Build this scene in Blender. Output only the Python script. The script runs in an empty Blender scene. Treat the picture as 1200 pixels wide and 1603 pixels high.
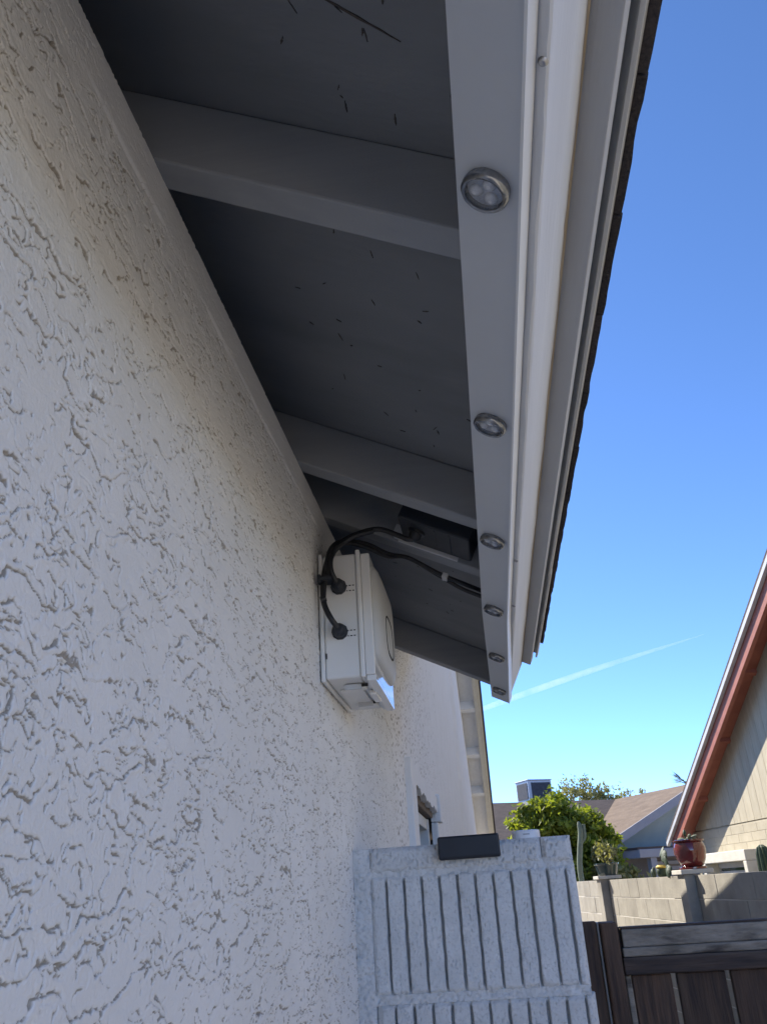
import bpy, bmesh, math, random
import numpy as np
from mathutils import Vector, Matrix
random.seed(7)
sc = bpy.context.scene
col = sc.collection
R = math.radians

# ------------------------------------------------------------------ camera, sky, sun, exposure
CAM = Vector((0.247, 0.0, 1.75))
cd = bpy.data.cameras.new('camera'); cam = bpy.data.objects.new('camera', cd); col.objects.link(cam)
rot = Matrix(((0.990389774, 0.105507416, 0.089421924),
              (0.124921181, -0.404952828, -0.905763714),
              (-0.059353128, 0.908229812, -0.414241251)))
cam.matrix_world = Matrix.Translation(CAM) @ rot.to_4x4()
cd.sensor_fit = 'VERTICAL'; cd.sensor_height = 24.0; cd.lens = 1305.12 / 1603 * 24.0
cd.clip_start = 0.02; cd.clip_end = 20000
sc.camera = cam

SUN_EL = R(41); SH = Vector((-0.73, 0.683, 0)).normalized()
SUN = (SH * math.cos(SUN_EL) + Vector((0, 0, math.sin(SUN_EL)))).normalized()
w = bpy.data.worlds.new('World'); sc.world = w; w.use_nodes = True
nt = w.node_tree; nt.nodes.clear()
sky = nt.nodes.new('ShaderNodeTexSky'); sky.sky_type = 'NISHITA'; sky.sun_disc = False
sky.sun_elevation = SUN_EL; sky.sun_rotation = math.atan2(SH.x, SH.y)
sky.air_density = 0.5; sky.dust_density = 0.0; sky.ozone_density = 6.0; sky.altitude = 2000
bg = nt.nodes.new('ShaderNodeBackground'); bg.inputs['Strength'].default_value = 0.094
wo = nt.nodes.new('ShaderNodeOutputWorld')
hs = nt.nodes.new('ShaderNodeHueSaturation'); hs.inputs['Saturation'].default_value = 1.03
nt.links.new(sky.outputs[0], hs.inputs['Color']); nt.links.new(hs.outputs[0], bg.inputs[0]); nt.links.new(bg.outputs[0], wo.inputs[0])
sl = bpy.data.lights.new('sun', 'SUN'); so = bpy.data.objects.new('sun', sl); col.objects.link(so)
sl.energy = 2.0; sl.angle = R(0.5); sl.color = (1.0, 0.93, 0.82)
so.rotation_euler = SUN.to_track_quat('Z', 'Y').to_euler(); so.location = (-20, 18, 20)
vs = sc.view_settings
vs.view_transform = 'Standard'; vs.look = 'None'; vs.exposure = 2.27; vs.gamma = 1.0; vs.use_curve_mapping = False

# ------------------------------------------------------------------ helpers
class MB:
    def __init__(s): s.v = []; s.f = []
    def poly(s, pts):
        n = len(s.v); s.v += [tuple(p) for p in pts]; s.f.append(tuple(range(n, n + len(pts)))); return s
    def hexa(s, b, t):
        n = len(s.v); s.v += [tuple(p) for p in b] + [tuple(p) for p in t]
        s.f += [(n+3, n+2, n+1, n), (n+4, n+5, n+6, n+7)] + [(n+i, n+(i+1) % 4, n+4+(i+1) % 4, n+4+i) for i in range(4)]; return s
    def box(s, x0, x1, y0, y1, z0, z1):
        return s.hexa([(x0, y0, z0), (x1, y0, z0), (x1, y1, z0), (x0, y1, z0)], [(x0, y0, z1), (x1, y0, z1), (x1, y1, z1), (x0, y1, z1)])
    def prism(s, prof, fn0, fn1):
        """prof: 2d points; fn0, fn1 map a 2d point to 3d at both ends"""
        a = [fn0(*p) for p in prof]; b = [fn1(*p) for p in prof]; n = len(s.v); k = len(prof)
        s.v += [tuple(p) for p in a + b]
        s.f += [tuple(range(n + k - 1, n - 1, -1)), tuple(range(n + k, n + 2 * k))]
        s.f += [(n+i, n+(i+1) % k, n+k+(i+1) % k, n+k+i) for i in range(k)]; return s
    def tube(s, pts, r, seg=10, cap=True):
        pts = [Vector(p) for p in pts]; rs = r if isinstance(r, (list, tuple)) else [r] * len(pts)
        n0 = len(s.v); up = None
        for i, p in enumerate(pts):
            t = (pts[min(i+1, len(pts)-1)] - pts[max(i-1, 0)]).normalized()
            if up is None: up = t.orthogonal().normalized()
            up = (up - t * up.dot(t)); up = up.normalized() if up.length > 1e-6 else t.orthogonal().normalized()
            sd = t.cross(up)
            for k in range(seg):
                a = 2 * math.pi * k / seg
                s.v.append(tuple(p + (up * math.cos(a) + sd * math.sin(a)) * rs[i]))
        for i in range(len(pts) - 1):
            for k in range(seg):
                a = n0 + i * seg + k; b = n0 + i * seg + (k + 1) % seg
                s.f.append((a, b, b + seg, a + seg))
        if cap:
            s.f.append(tuple(range(n0 + seg - 1, n0 - 1, -1))); e = n0 + (len(pts) - 1) * seg; s.f.append(tuple(range(e, e + seg)))
        return s
    def lathe(s, prof, M=Matrix.Identity(4), seg=32, ring=False):
        n0 = len(s.v)
        if ring: prof = list(prof) + [prof[0]]
        for (r, z) in prof:
            for k in range(seg):
                a = 2 * math.pi * k / seg; s.v.append(tuple(M @ Vector((r * math.cos(a), r * math.sin(a), z))))
        for i in range(len(prof) - 1):
            for k in range(seg):
                a = n0 + i * seg + k; b = n0 + i * seg + (k + 1) % seg; s.f.append((a, b, b + seg, a + seg))
        if not ring:
            s.f.append(tuple(range(n0 + seg - 1, n0 - 1, -1))); e = n0 + (len(prof) - 1) * seg; s.f.append(tuple(range(e, e + seg)))
        return s
    def blob(s, c, rx, ry, rz, M=None, seg=12, rings=8, jit=0.0, rnd=random):
        M = M or Matrix.Identity(3); c = Vector(c); n0 = len(s.v)
        for i in range(rings + 1):
            th = math.pi * i / rings
            for k in range(seg):
                a = 2 * math.pi * k / seg; q = 1 + rnd.uniform(-jit, jit)
                s.v.append(tuple(c + M @ Vector((rx * math.sin(th) * math.cos(a) * q, ry * math.sin(th) * math.sin(a) * q, rz * math.cos(th)))))
        for i in range(rings):
            for k in range(seg):
                a = n0 + i * seg + k; b = n0 + i * seg + (k + 1) % seg; s.f.append((a, a + seg, b + seg, b))
        return s
    def mesh(s, name='mesh', bevel=0, bseg=2, smooth=False):
        me = bpy.data.meshes.new(name); me.from_pydata(s.v, [], s.f)
        bm = bmesh.new(); bm.from_mesh(me); bmesh.ops.remove_doubles(bm, verts=bm.verts, dist=1e-6)
        bmesh.ops.recalc_face_normals(bm, faces=bm.faces)
        if bevel:
            es = [e for e in bm.edges if len(e.link_faces) == 2 and e.calc_face_angle(0) > 0.5]
            bmesh.ops.bevel(bm, geom=es, offset=bevel, segments=bseg, affect='EDGES', profile=0.5)
        bm.to_mesh(me); bm.free()
        if smooth:
            me.polygons.foreach_set('use_smooth', [True] * len(me.polygons))
            me.set_sharp_from_angle(angle=R(40))
        return me
    def build(s, name, mat, parent=None, bevel=0, bseg=2, smooth=False, label=None):
        return obj(name, s.mesh(name, bevel, bseg, smooth), mat, parent, label)

def obj(name, me, mat, parent=None, label=None):
    o = bpy.data.objects.new(name, me); col.objects.link(o)
    if mat is not None:
        me.materials.clear(); me.materials.append(mat)
    if parent is not None: o.parent = parent
    if label: o['label'] = label
    return o
def inst(name, me, parent, loc=(0, 0, 0), rz=0, scale=None):
    o = bpy.data.objects.new(name, me); col.objects.link(o); o.parent = parent
    o.location = loc; o.rotation_euler = (0, 0, rz)
    if scale: o.scale = scale
    return o
def tag(o, label, cat, group=None, kind=None):
    if label: o['label'] = label
    if cat: o['category'] = cat
    if group: o['group'] = group
    if kind: o['kind'] = kind
    return o
def thing(name, label, cat, loc=(0, 0, 0), rz=0, group=None):
    o = bpy.data.objects.new(name, None); col.objects.link(o); o.empty_display_size = 0.05
    o.location = loc; o.rotation_euler = (0, 0, rz)
    return tag(o, label, cat, group)
def spline(pts, n=8):
    P = [Vector(p) for p in pts]; P = [P[0] * 2 - P[1]] + P + [P[-1] * 2 - P[-2]]; out = []
    for i in range(1, len(P) - 2):
        for k in range(n):
            t = k / n; a, b, c, d = P[i-1:i+3]
            out.append(0.5 * ((2*b) + (c-a)*t + (2*a-5*b+4*c-d)*t*t + (3*b-a-3*c+d)*t**3))
    out.append(P[-2]); return out

# ------------------------------------------------------------------ numpy noise
def _h(ix, iy, s):
    n = (ix.astype(np.int64) * 374761393 + iy.astype(np.int64) * 668265263 + s * 1442695041) & 0xffffffff
    n = ((n ^ (n >> 13)) * 1274126177) & 0xffffffff
    return ((n ^ (n >> 16)) & 0xffff) / 65535.0 * 2 * np.pi
def perlin(x, y, s=0):
    x0 = np.floor(x); y0 = np.floor(y); fx = x - x0; fy = y - y0
    u = fx*fx*fx*(fx*(fx*6-15)+10); v = fy*fy*fy*(fy*(fy*6-15)+10)
    def g(dx, dy):
        a = _h(x0 + dx, y0 + dy, s); return np.cos(a) * (fx - dx) + np.sin(a) * (fy - dy)
    return 1.5 * ((g(0, 0)*(1-u) + g(1, 0)*u)*(1-v) + (g(0, 1)*(1-u) + g(1, 1)*u)*v)
def fbm(x, y, s=0, o=3):
    t = 0; a = 1; q = 0
    for k in range(o):
        t = t + a * perlin(x * 2**k, y * 2**k, s + 17*k); q += a; a *= 0.5
    return t / q
def ss(a, b, x):
    if a > b: return 1 - ss(b, a, x)
    t = np.clip((x - a) / (b - a), 0, 1); return t*t*(3-2*t)

def stucco(y, z, want_crev_shade=False):
    """skip-trowelled lace stucco: horizontal strokes, broken crevices, pits (metres)"""
    wy = y + 0.010 * perlin(y*28, z*34, 91) + 0.004 * perlin(y*90, z*90, 92)
    wz = z + 0.007 * perlin(y*26, z*32, 93) + 0.0035 * perlin(y*85, z*95, 94) + 0.0011 * perlin(y*260, z*260, 95)
    h = 0.0008 * fbm(y*7, z*14, 3, 3) + 0.00045 * fbm(y*40, z*150, 5, 3)
    def crev(fy, fz, seed, width, depth, lip, gfreq, gthr, brk=-0.45):
        e = 0.0008
        n = fbm(wy*fy, wz*fz, seed, 2)
        gy = (fbm((wy+e)*fy, wz*fz, seed, 2) - n) / e; gz = (fbm(wy*fy, (wz+e)*fz, seed, 2) - n) / e
        d = n / np.maximum(np.sqrt(gy*gy + gz*gz), 4.0)
        # favour the horizontal strokes, break the lines up
        gate = ss(gthr, gthr + 0.16, perlin(y*gfreq, z*gfreq*1.3, seed+40) + 0.10*(np.abs(gz) - np.abs(gy)) / (np.abs(gz) + np.abs(gy) + 1e-6))
        gate = gate * ss(brk, brk + 0.5, perlin(y*75, z*100, seed+60))
        wd = width * (0.6 + 0.55 * (perlin(y*50, z*50, seed+50) + 0.7))
        line = np.exp(-(d / wd)**2)
        ledge = np.where(d > 0, np.exp(-d / 0.005), 0) * lip
        return gate * ledge, gate * line, depth
    bare = 0 * y  # mask for the shade painted into crevices and pits
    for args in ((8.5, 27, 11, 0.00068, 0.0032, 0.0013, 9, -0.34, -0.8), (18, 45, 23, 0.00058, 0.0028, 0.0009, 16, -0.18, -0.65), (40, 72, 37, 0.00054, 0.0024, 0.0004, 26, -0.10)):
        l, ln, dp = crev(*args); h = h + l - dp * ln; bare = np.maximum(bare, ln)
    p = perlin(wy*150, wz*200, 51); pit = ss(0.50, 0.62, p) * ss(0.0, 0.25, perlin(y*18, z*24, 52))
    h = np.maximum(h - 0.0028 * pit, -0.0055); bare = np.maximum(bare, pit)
    if want_crev_shade: return h, bare
    return h

# ------------------------------------------------------------------ materials
def mk(name, c1, c2=None, scale=8, rough=0.8, bump=0.0, bscale=60, metal=0.0, spec=0.5, stretch=(1, 1, 1), rnd=0.0, detail=6, coat=0.0, c3=None, s3=2.0):
    m = bpy.data.materials.new(name); m.use_nodes = True; n = m.node_tree; b = n.nodes['Principled BSDF']
    b.inputs['Roughness'].default_value = rough; b.inputs['Metallic'].default_value = metal
    b.inputs['Specular IOR Level'].default_value = spec; b.inputs['Coat Weight'].default_value = coat
    b.inputs['Coat Roughness'].default_value = 0.05
    c2 = c2 or c1
    tc = n.nodes.new('ShaderNodeTexCoord'); mp = n.nodes.new('ShaderNodeMapping'); mp.inputs['Scale'].default_value = stretch
    n.links.new(tc.outputs['Object'], mp.inputs[0])
    if rnd:
        oi = n.nodes.new('ShaderNodeObjectInfo'); mul = n.nodes.new('ShaderNodeVectorMath'); mul.operation = 'SCALE'; mul.inputs['Scale'].default_value = 37.0
        cx = n.nodes.new('ShaderNodeCombineXYZ')
        for i in range(3): n.links.new(oi.outputs['Random'], cx.inputs[i])
        n.links.new(cx.outputs[0], mul.inputs[0]); n.links.new(mul.outputs[0], mp.inputs['Location'])
    tx = n.nodes.new('ShaderNodeTexNoise'); tx.inputs['Scale'].default_value = scale; tx.inputs['Detail'].default_value = detail; tx.inputs['Roughness'].default_value = 0.62
    n.links.new(mp.outputs[0], tx.inputs['Vector'])
    cr = n.nodes.new('ShaderNodeValToRGB'); cr.color_ramp.elements[0].position = 0.32; cr.color_ramp.elements[1].position = 0.68
    cr.color_ramp.elements[0].color = (*c1, 1); cr.color_ramp.elements[1].color = (*c2, 1)
    n.links.new(tx.outputs['Fac'], cr.inputs[0]); out = cr.outputs[0]
    if c3:
        t3 = n.nodes.new('ShaderNodeTexNoise'); t3.inputs['Scale'].default_value = s3; t3.inputs['Detail'].default_value = 4
        n.links.new(mp.outputs[0], t3.inputs['Vector'])
        r3 = n.nodes.new('ShaderNodeMapRange'); r3.inputs['From Min'].default_value = 0.52; r3.inputs['From Max'].default_value = 0.72
        n.links.new(t3.outputs['Fac'], r3.inputs[0])
        mx = n.nodes.new('ShaderNodeMix'); mx.data_type = 'RGBA'; mx.inputs[7].default_value = (*c3, 1)
        n.links.new(r3.outputs[0], mx.inputs[0]); n.links.new(out, mx.inputs[6]); out = mx.outputs[2]
    if rnd:
        hv = n.nodes.new('ShaderNodeHueSaturation'); mr = n.nodes.new('ShaderNodeMapRange')
        mr.inputs['To Min'].default_value = 1 - rnd; mr.inputs['To Max'].default_value = 1 + rnd
        n.links.new(oi.outputs['Random'], mr.inputs[0]); n.links.new(mr.outputs[0], hv.inputs['Value']); n.links.new(out, hv.inputs['Color']); out = hv.outputs[0]
    n.links.new(out, b.inputs['Base Color'])
    if bump:
        t2 = n.nodes.new('ShaderNodeTexNoise'); t2.inputs['Scale'].default_value = bscale; t2.inputs['Detail'].default_value = 5
        n.links.new(mp.outputs[0], t2.inputs['Vector'])
        bp = n.nodes.new('ShaderNodeBump'); bp.inputs['Strength'].default_value = 1.0; bp.inputs['Distance'].default_value = bump
        n.links.new(t2.outputs['Fac'], bp.inputs['Height']); n.links.new(bp.outputs[0], b.inputs['Normal'])
    return m

M = {}
M['stucco'] = mk('stucco', (0.78, 0.765, 0.735), (0.84, 0.825, 0.80), 5, 0.9, 0.0009, 330, spec=0.25)
n_ = M['stucco'].node_tree     # crevice shade painted in as brown, since the relief alone stays too light
at_ = n_.nodes.new('ShaderNodeAttribute'); at_.attribute_name = 'bare'  # reads the painted crevice shade mask
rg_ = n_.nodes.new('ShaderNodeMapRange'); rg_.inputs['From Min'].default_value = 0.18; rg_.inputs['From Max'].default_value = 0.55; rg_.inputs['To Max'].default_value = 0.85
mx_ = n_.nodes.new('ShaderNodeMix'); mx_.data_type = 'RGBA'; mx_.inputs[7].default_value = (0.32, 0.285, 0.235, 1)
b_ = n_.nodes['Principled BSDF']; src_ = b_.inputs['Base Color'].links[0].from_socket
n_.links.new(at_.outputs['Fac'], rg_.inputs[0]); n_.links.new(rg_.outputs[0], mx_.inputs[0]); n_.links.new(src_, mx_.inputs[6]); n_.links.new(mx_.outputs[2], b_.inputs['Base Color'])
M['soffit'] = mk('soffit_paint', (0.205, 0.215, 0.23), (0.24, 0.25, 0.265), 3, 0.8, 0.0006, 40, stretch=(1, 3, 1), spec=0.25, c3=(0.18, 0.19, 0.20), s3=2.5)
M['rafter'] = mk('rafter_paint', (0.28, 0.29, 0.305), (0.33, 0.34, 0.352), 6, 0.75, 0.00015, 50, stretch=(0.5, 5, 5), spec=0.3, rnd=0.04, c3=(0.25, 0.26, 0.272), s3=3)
M['fascia'] = mk('fascia_paint', (0.71, 0.72, 0.73), (0.78, 0.79, 0.80), 6, 0.65, 0.0006, 60, stretch=(5, 0.4, 5), spec=0.35)
M['fascia_edge'] = mk('bare_weathered_wood_edge', (0.42, 0.33, 0.22), (0.56, 0.48, 0.36), 30, 0.8, 0.001, 80, stretch=(4, 0.6, 4))
M['trim'] = mk('trim_paint', (0.52, 0.52, 0.515), (0.58, 0.58, 0.57), 7, 0.7, 0.0005, 60, stretch=(5, 0.4, 5))
M['track'] = mk('painted_aluminium', (0.56, 0.58, 0.60), (0.60, 0.62, 0.64), 4, 0.42, spec=0.5)
M['track_lip'] = mk('bright_aluminium_edge', (0.80, 0.80, 0.78), (0.86, 0.86, 0.84), 10, 0.35)
M['drip'] = mk('drip_metal', (0.62, 0.61, 0.57), (0.74, 0.73, 0.69), 20, 0.45, metal=0.2, stretch=(4, 0.5, 4))
M['shingle'] = mk('asphalt_shingle', (0.035, 0.03, 0.03), (0.085, 0.07, 0.062), 260, 0.95, 0.002, 400, rnd=0.25)
M['dark'] = mk('felt', (0.015, 0.015, 0.017))
M['deck'] = mk('roof_deck', (0.12, 0.10, 0.085), (0.16, 0.14, 0.12), 8)
M['bezel'] = mk('smoked_bezel', (0.16, 0.17, 0.185), (0.34, 0.35, 0.365), 120, 0.14, metal=0.6, spec=0.8)
M['screw'] = mk('zinc_screw', (0.35, 0.35, 0.36), (0.45, 0.45, 0.45), 300, 0.35, metal=0.9)
M['split'] = mk('bare_split_wood', (0.05, 0.045, 0.04), (0.11, 0.09, 0.08), 200, 0.95)
def glassy(name, colr, rough=0.05, trans=1.0, ior=1.45):
    m = bpy.data.materials.new(name); m.use_nodes = True; b = m.node_tree.nodes['Principled BSDF']
    b.inputs['Base Color'].default_value = (*colr, 1); b.inputs['Roughness'].default_value = rough
    b.inputs['Transmission Weight'].default_value = trans; b.inputs['IOR'].default_value = ior; return m
def clear(name):
    m = bpy.data.materials.new(name); m.use_nodes = True; n = m.node_tree; n.nodes.clear()
    o = n.nodes.new('ShaderNodeOutputMaterial'); mx = n.nodes.new('ShaderNodeMixShader'); t = n.nodes.new('ShaderNodeBsdfTransparent'); g = n.nodes.new('ShaderNodeBsdfGlossy')
    g.inputs['Roughness'].default_value = 0.04; t.inputs[0].default_value = (0.9, 0.92, 0.95, 1); mx.inputs[0].default_value = 0.10
    n.links.new(t.outputs[0], mx.inputs[1]); n.links.new(g.outputs[0], mx.inputs[2]); n.links.new(mx.outputs[0], o.inputs[0]); return m
M['lens'] = clear('clear_lens')
M['led'] = mk('led_cup', (0.70, 0.66, 0.62), (0.92, 0.88, 0.82), 500, 0.08, metal=0.25)
M['cup'] = mk('led_board', (0.34, 0.34, 0.35), (0.50, 0.50, 0.51), 300, 0.15)
M['plastic'] = mk('white_abs', (0.78, 0.77, 0.74), (0.82, 0.81, 0.78), 3, 0.42, 0.0002, 200)
M['plastic_gloss'] = mk('white_abs_gloss', (0.78, 0.77, 0.74), (0.81, 0.80, 0.77), 3, 0.03)
M['dome'] = mk('satin_grey_cover', (0.52, 0.52, 0.505), (0.57, 0.57, 0.55), 3, 0.5)
M['slot'] = mk('dark_slot', (0.02, 0.02, 0.022))
M['rubber'] = mk('black_rubber', (0.012, 0.013, 0.016), (0.02, 0.021, 0.024), 60, 0.5, spec=0.5)
M['device'] = mk('black_plastic', (0.016, 0.020, 0.028), (0.024, 0.029, 0.038), 15, 0.6, 0.0003, 200)
M['block'] = mk('painted_block', (0.56, 0.552, 0.535), (0.66, 0.652, 0.635), 22, 0.95, 0.0012, 170, spec=0.2, rnd=0.03, c3=(0.47, 0.46, 0.445), s3=220)
M['mortar'] = mk('smeared_mortar', (0.54, 0.532, 0.515), (0.62, 0.612, 0.595), 14, 0.95, 0.0015, 90, spec=0.2)
M['blackbox'] = mk('matt_black_case', (0.006, 0.008, 0.013), (0.010, 0.012, 0.018), 20, 0.5, 0.0001, 300)
M['white_case'] = mk('white_case', (0.66, 0.67, 0.70), (0.70, 0.71, 0.73), 20, 0.35)
M['mark'] = mk('grey_print', (0.30, 0.31, 0.34))
M['wood'] = mk('dark_weathered_wood', (0.024, 0.013, 0.009), (0.10, 0.054, 0.031), 9, 0.7, 0.0025, 30, stretch=(8, 8, 0.7), rnd=0.2, c3=(0.10, 0.06, 0.036), s3=5)
M['woodrail'] = mk('dark_weathered_rail', (0.022, 0.014, 0.011), (0.08, 0.05, 0.036), 9, 0.7, 0.0025, 30, stretch=(0.7, 8, 8), c3=(0.10, 0.08, 0.065), s3=4)
M['woodworn'] = mk('worn_grey_rail', (0.15, 0.125, 0.095), (0.36, 0.31, 0.25), 7, 0.8, 0.003, 25, stretch=(1.5, 6, 6), c3=(0.06, 0.048, 0.04), s3=9)
M['steel'] = mk('grey_steel', (0.25, 0.25, 0.25), (0.36, 0.35, 0.33), 15, 0.5, metal=0.3)
M['pblock'] = mk('bare_grey_block', (0.29, 0.268, 0.225), (0.385, 0.358, 0.30), 6, 0.95, 0.003, 60, rnd=0.07, spec=0.15, c3=(0.25, 0.23, 0.195), s3=3)
M['pmortar'] = mk('pale_mortar', (0.50, 0.47, 0.42), (0.60, 0.57, 0.50), 10, 0.95, spec=0.15)
M['siding'] = mk('cream_siding', (0.38, 0.335, 0.24), (0.46, 0.41, 0.30), 6, 0.8, 0.002, 40, stretch=(3, 3, 0.5), rnd=0.05)
M['cream'] = mk('cream_block', (0.38, 0.335, 0.24), (0.45, 0.40, 0.295), 6, 0.85, 0.002, 40, rnd=0.05)
M['cream_stucco'] = mk('cream_stucco', (0.56, 0.53, 0.45), (0.63, 0.60, 0.52), 10, 0.9, 0.003, 50)
M['red'] = mk('red_brown_paint', (0.26, 0.075, 0.045), (0.36, 0.115, 0.07), 4, 0.6, 0.002, 30, rnd=0.08)
M['greyedge'] = mk('pale_drip_edge', (0.42, 0.42, 0.42), (0.52, 0.52, 0.52), 4, 0.5)
M['roof_tan'] = mk('tan_shingles', (0.12, 0.085, 0.06), (0.19, 0.14, 0.10), 3.0, 0.95, 0.01, 14, stretch=(1, 1, 5), c3=(0.14, 0.10, 0.072), s3=1.2)
M['roof_dark'] = mk('brown_shingles', (0.06, 0.044, 0.04), (0.09, 0.068, 0.06), 3.0, 0.95, 0.01, 14, stretch=(1, 1, 5))
M['sage'] = mk('sage_siding', (0.30, 0.34, 0.32), (0.35, 0.39, 0.365), 3, 0.85)
M['lavender'] = mk('grey_fascia', (0.25, 0.245, 0.27), (0.30, 0.295, 0.315), 3, 0.7)
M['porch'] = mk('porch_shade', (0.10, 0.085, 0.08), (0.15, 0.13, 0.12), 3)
M['win'] = mk('dark_glass', (0.05, 0.075, 0.065), (0.09, 0.13, 0.10), 3, 0.04, spec=0.8)
M['winframe'] = mk('white_window_frame', (0.56, 0.56, 0.55), (0.62, 0.62, 0.61), 8, 0.5)
M['brown_sill'] = mk('bare_brown_wood', (0.13, 0.10, 0.08), (0.22, 0.18, 0.15), 30, 0.9, 0.002, 60)
M['galv'] = mk('galvanised_cooler', (0.42, 0.43, 0.46), (0.50, 0.51, 0.54), 3, 0.5, metal=0.2)
M['louver'] = mk('cooler_pad', (0.045, 0.05, 0.065), (0.07, 0.075, 0.09), 12, 0.8)
M['bark'] = mk('bark', (0.10, 0.075, 0.055), (0.19, 0.15, 0.11), 12, 0.95, 0.01, 30)
def leaf(name, c1, c2, tr=0.25):
    m = mk(name, c1, c2, 2.3, 0.5, spec=0.4); n = m.node_tree; b = n.nodes['Principled BSDF']
    t = n.nodes.new('ShaderNodeBsdfTranslucent'); mx = n.nodes.new('ShaderNodeMixShader'); mx.inputs[0].default_value = tr
    src = b.inputs['Base Color'].links[0].from_socket
    g = n.nodes.new('ShaderNodeMix'); g.data_type = 'RGBA'; g.blend_type = 'MULTIPLY'; g.inputs[0].default_value = 1.0; g.inputs[7].default_value = (1.4, 1.35, 0.5, 1)
    n.links.new(src, g.inputs[6]); n.links.new(g.outputs[2], t.inputs[0])
    n.links.new(b.outputs[0], mx.inputs[1]); n.links.new(t.outputs[0], mx.inputs[2])
    o = n.nodes['Material Output']; n.links.new(mx.outputs[0], o.inputs[0]); return m
M['citrus'] = leaf('citrus_leaf', (0.14, 0.19, 0.03), (0.25, 0.29, 0.05), 0.5)
M['olive'] = leaf('olive_leaf', (0.17, 0.18, 0.08), (0.28, 0.27, 0.13), 0.35)
M['palm'] = leaf('palm_leaf', (0.06, 0.085, 0.04), (0.12, 0.14, 0.07), 0.2)
M['cactus'] = mk('cactus_green', (0.032, 0.055, 0.03), (0.06, 0.09, 0.048), 14, 0.6, 0.003, 60)
M['cactus_pale'] = mk('cactus_grey_green', (0.13, 0.155, 0.10), (0.19, 0.22, 0.145), 14, 0.7, 0.003, 60)
M['yellow'] = mk('yellow_spines', (0.55, 0.36, 0.05), (0.75, 0.55, 0.10), 60, 0.6)
M['redpot'] = mk('oxblood_glaze', (0.11, 0.017, 0.016), (0.17, 0.03, 0.025), 6, 0.10, coat=0.6)
M['darkpot'] = mk('dark_green_glaze', (0.03, 0.045, 0.042), (0.05, 0.07, 0.065), 6, 0.15, coat=0.4)
M['soil'] = mk('soil', (0.10, 0.075, 0.05), (0.18, 0.14, 0.10), 40)
M['ground'] = mk('tan_gravel', (0.54, 0.47, 0.38), (0.70, 0.63, 0.53), 55, 0.95, 0.012, 90, spec=0.15, c3=(0.60, 0.53, 0.44), s3=1.5)
M['lightgrey'] = mk('white_clip', (0.55, 0.56, 0.57))

# ------------------------------------------------------------------ ground
g = MB(); g.poly([(-300, -300, 0), (300, -300, 0), (300, 300, 0), (-300, 300, 0)])
tag(g.build('ground', M['ground']), 'tan gravel ground of the side yard', None, kind='structure')

# ------------------------------------------------------------------ the house on the left
ZW = 2.3807; AL = math.atan(0.494); CA, SA = math.cos(AL), math.sin(AL)
def uv(u, v, y): return (u * CA + v * SA, y, ZW - u * SA + v * CA)
Y_END = 2.307
TAIL_Y, TAIL_Z, RK = 12.2, 2.36, 0.494
RIDGE_Y = (Y_END + TAIL_Y) / 2; RIDGE_Z = TAIL_Z + RK * (TAIL_Y - RIDGE_Y)
def rake(y): return RIDGE_Z - RK * abs(y - RIDGE_Y)
house = thing('house', 'white stucco house with a deep grey eave, filling the left side', 'house')

def grid_mesh(ys, zs, xf, hole=None):
    Y, Z = np.meshgrid(ys, zs, indexing='ij'); X = xf(Y, Z)
    ny, nz = Y.shape
    co = np.stack([X, Y, Z], -1).reshape(-1, 3)
    i = np.arange(ny - 1)[:, None] * nz + np.arange(nz - 1)[None, :]
    q = np.stack([i, i + nz, i + nz + 1, i + 1], -1)
    if hole is not None:
        cy = (Y[:-1, :-1] + Y[1:, 1:]) / 2; cz = (Z[:-1, :-1] + Z[1:, 1:]) / 2
        keep = ~((cy > hole[0]) & (cy < hole[1]) & (cz > hole[2]) & (cz < hole[3])); q = q[keep]
    return co, q.reshape(-1, 4)
def np_mesh(name, parts):
    off = 0; C = []; Q = []
    for co, q in parts: C.append(co); Q.append(q + off); off += len(co)
    C = np.concatenate(C).astype(np.float32); Q = np.concatenate(Q).astype(np.int32)
    me = bpy.data.meshes.new(name); me.vertices.add(len(C)); me.vertices.foreach_set('co', C.ravel())
    me.loops.add(Q.size); me.loops.foreach_set('vertex_index', Q.ravel())
    me.polygons.add(len(Q)); me.polygons.foreach_set('loop_start', np.arange(0, Q.size, 4, dtype=np.int32))
    me.polygons.foreach_set('loop_total', np.full(len(Q), 4, dtype=np.int32))
    me.update(calc_edges=True); me.polygons.foreach_set('use_smooth', np.ones(len(Q), dtype=bool)); return me

ys = [-5.0]
while ys[-1] < 0.2: ys.append(ys[-1] + 0.04)
ys[-1] = 0.22
while ys[-1] < Y_END: ys.append(ys[-1] + min(0.004, max(0.0005, 0.0042 * ys[-1]**2)))
ys[-1] = Y_END
zs = list(np.arange(0, 1.5, 0.02)) + list(np.arange(1.5, 2.3807, 0.00105)); zs[-1] = ZW
CREV_SHADE = []
def near_x(Y, Z):
    h, br = stucco(Y, Z, True); CREV_SHADE.append((br * (1 - 0.8 * ss(2.325, 2.34, Z))).reshape(-1))
    band = ss(2.325, 2.34, Z)                      # smoother plaster band just under the eave
    crack = -0.003 * np.exp(-((Z - 2.333 - 0.002 * perlin(Y*9, Y*0, 8)) / 0.0014)**2) * ss(-0.25, 0.2, perlin(Y*7, Y*0+3, 9))
    return h * (1 - 0.75 * band) + crack + 0.0015 * band
w1 = grid_mesh(np.array(ys), np.array(zs), near_x)
top = (np.array([[0, -5, ZW], [0, Y_END, ZW], [-0.2, Y_END, ZW], [-0.2, -5, ZW]]), np.array([[0, 1, 2, 3]]))
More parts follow.
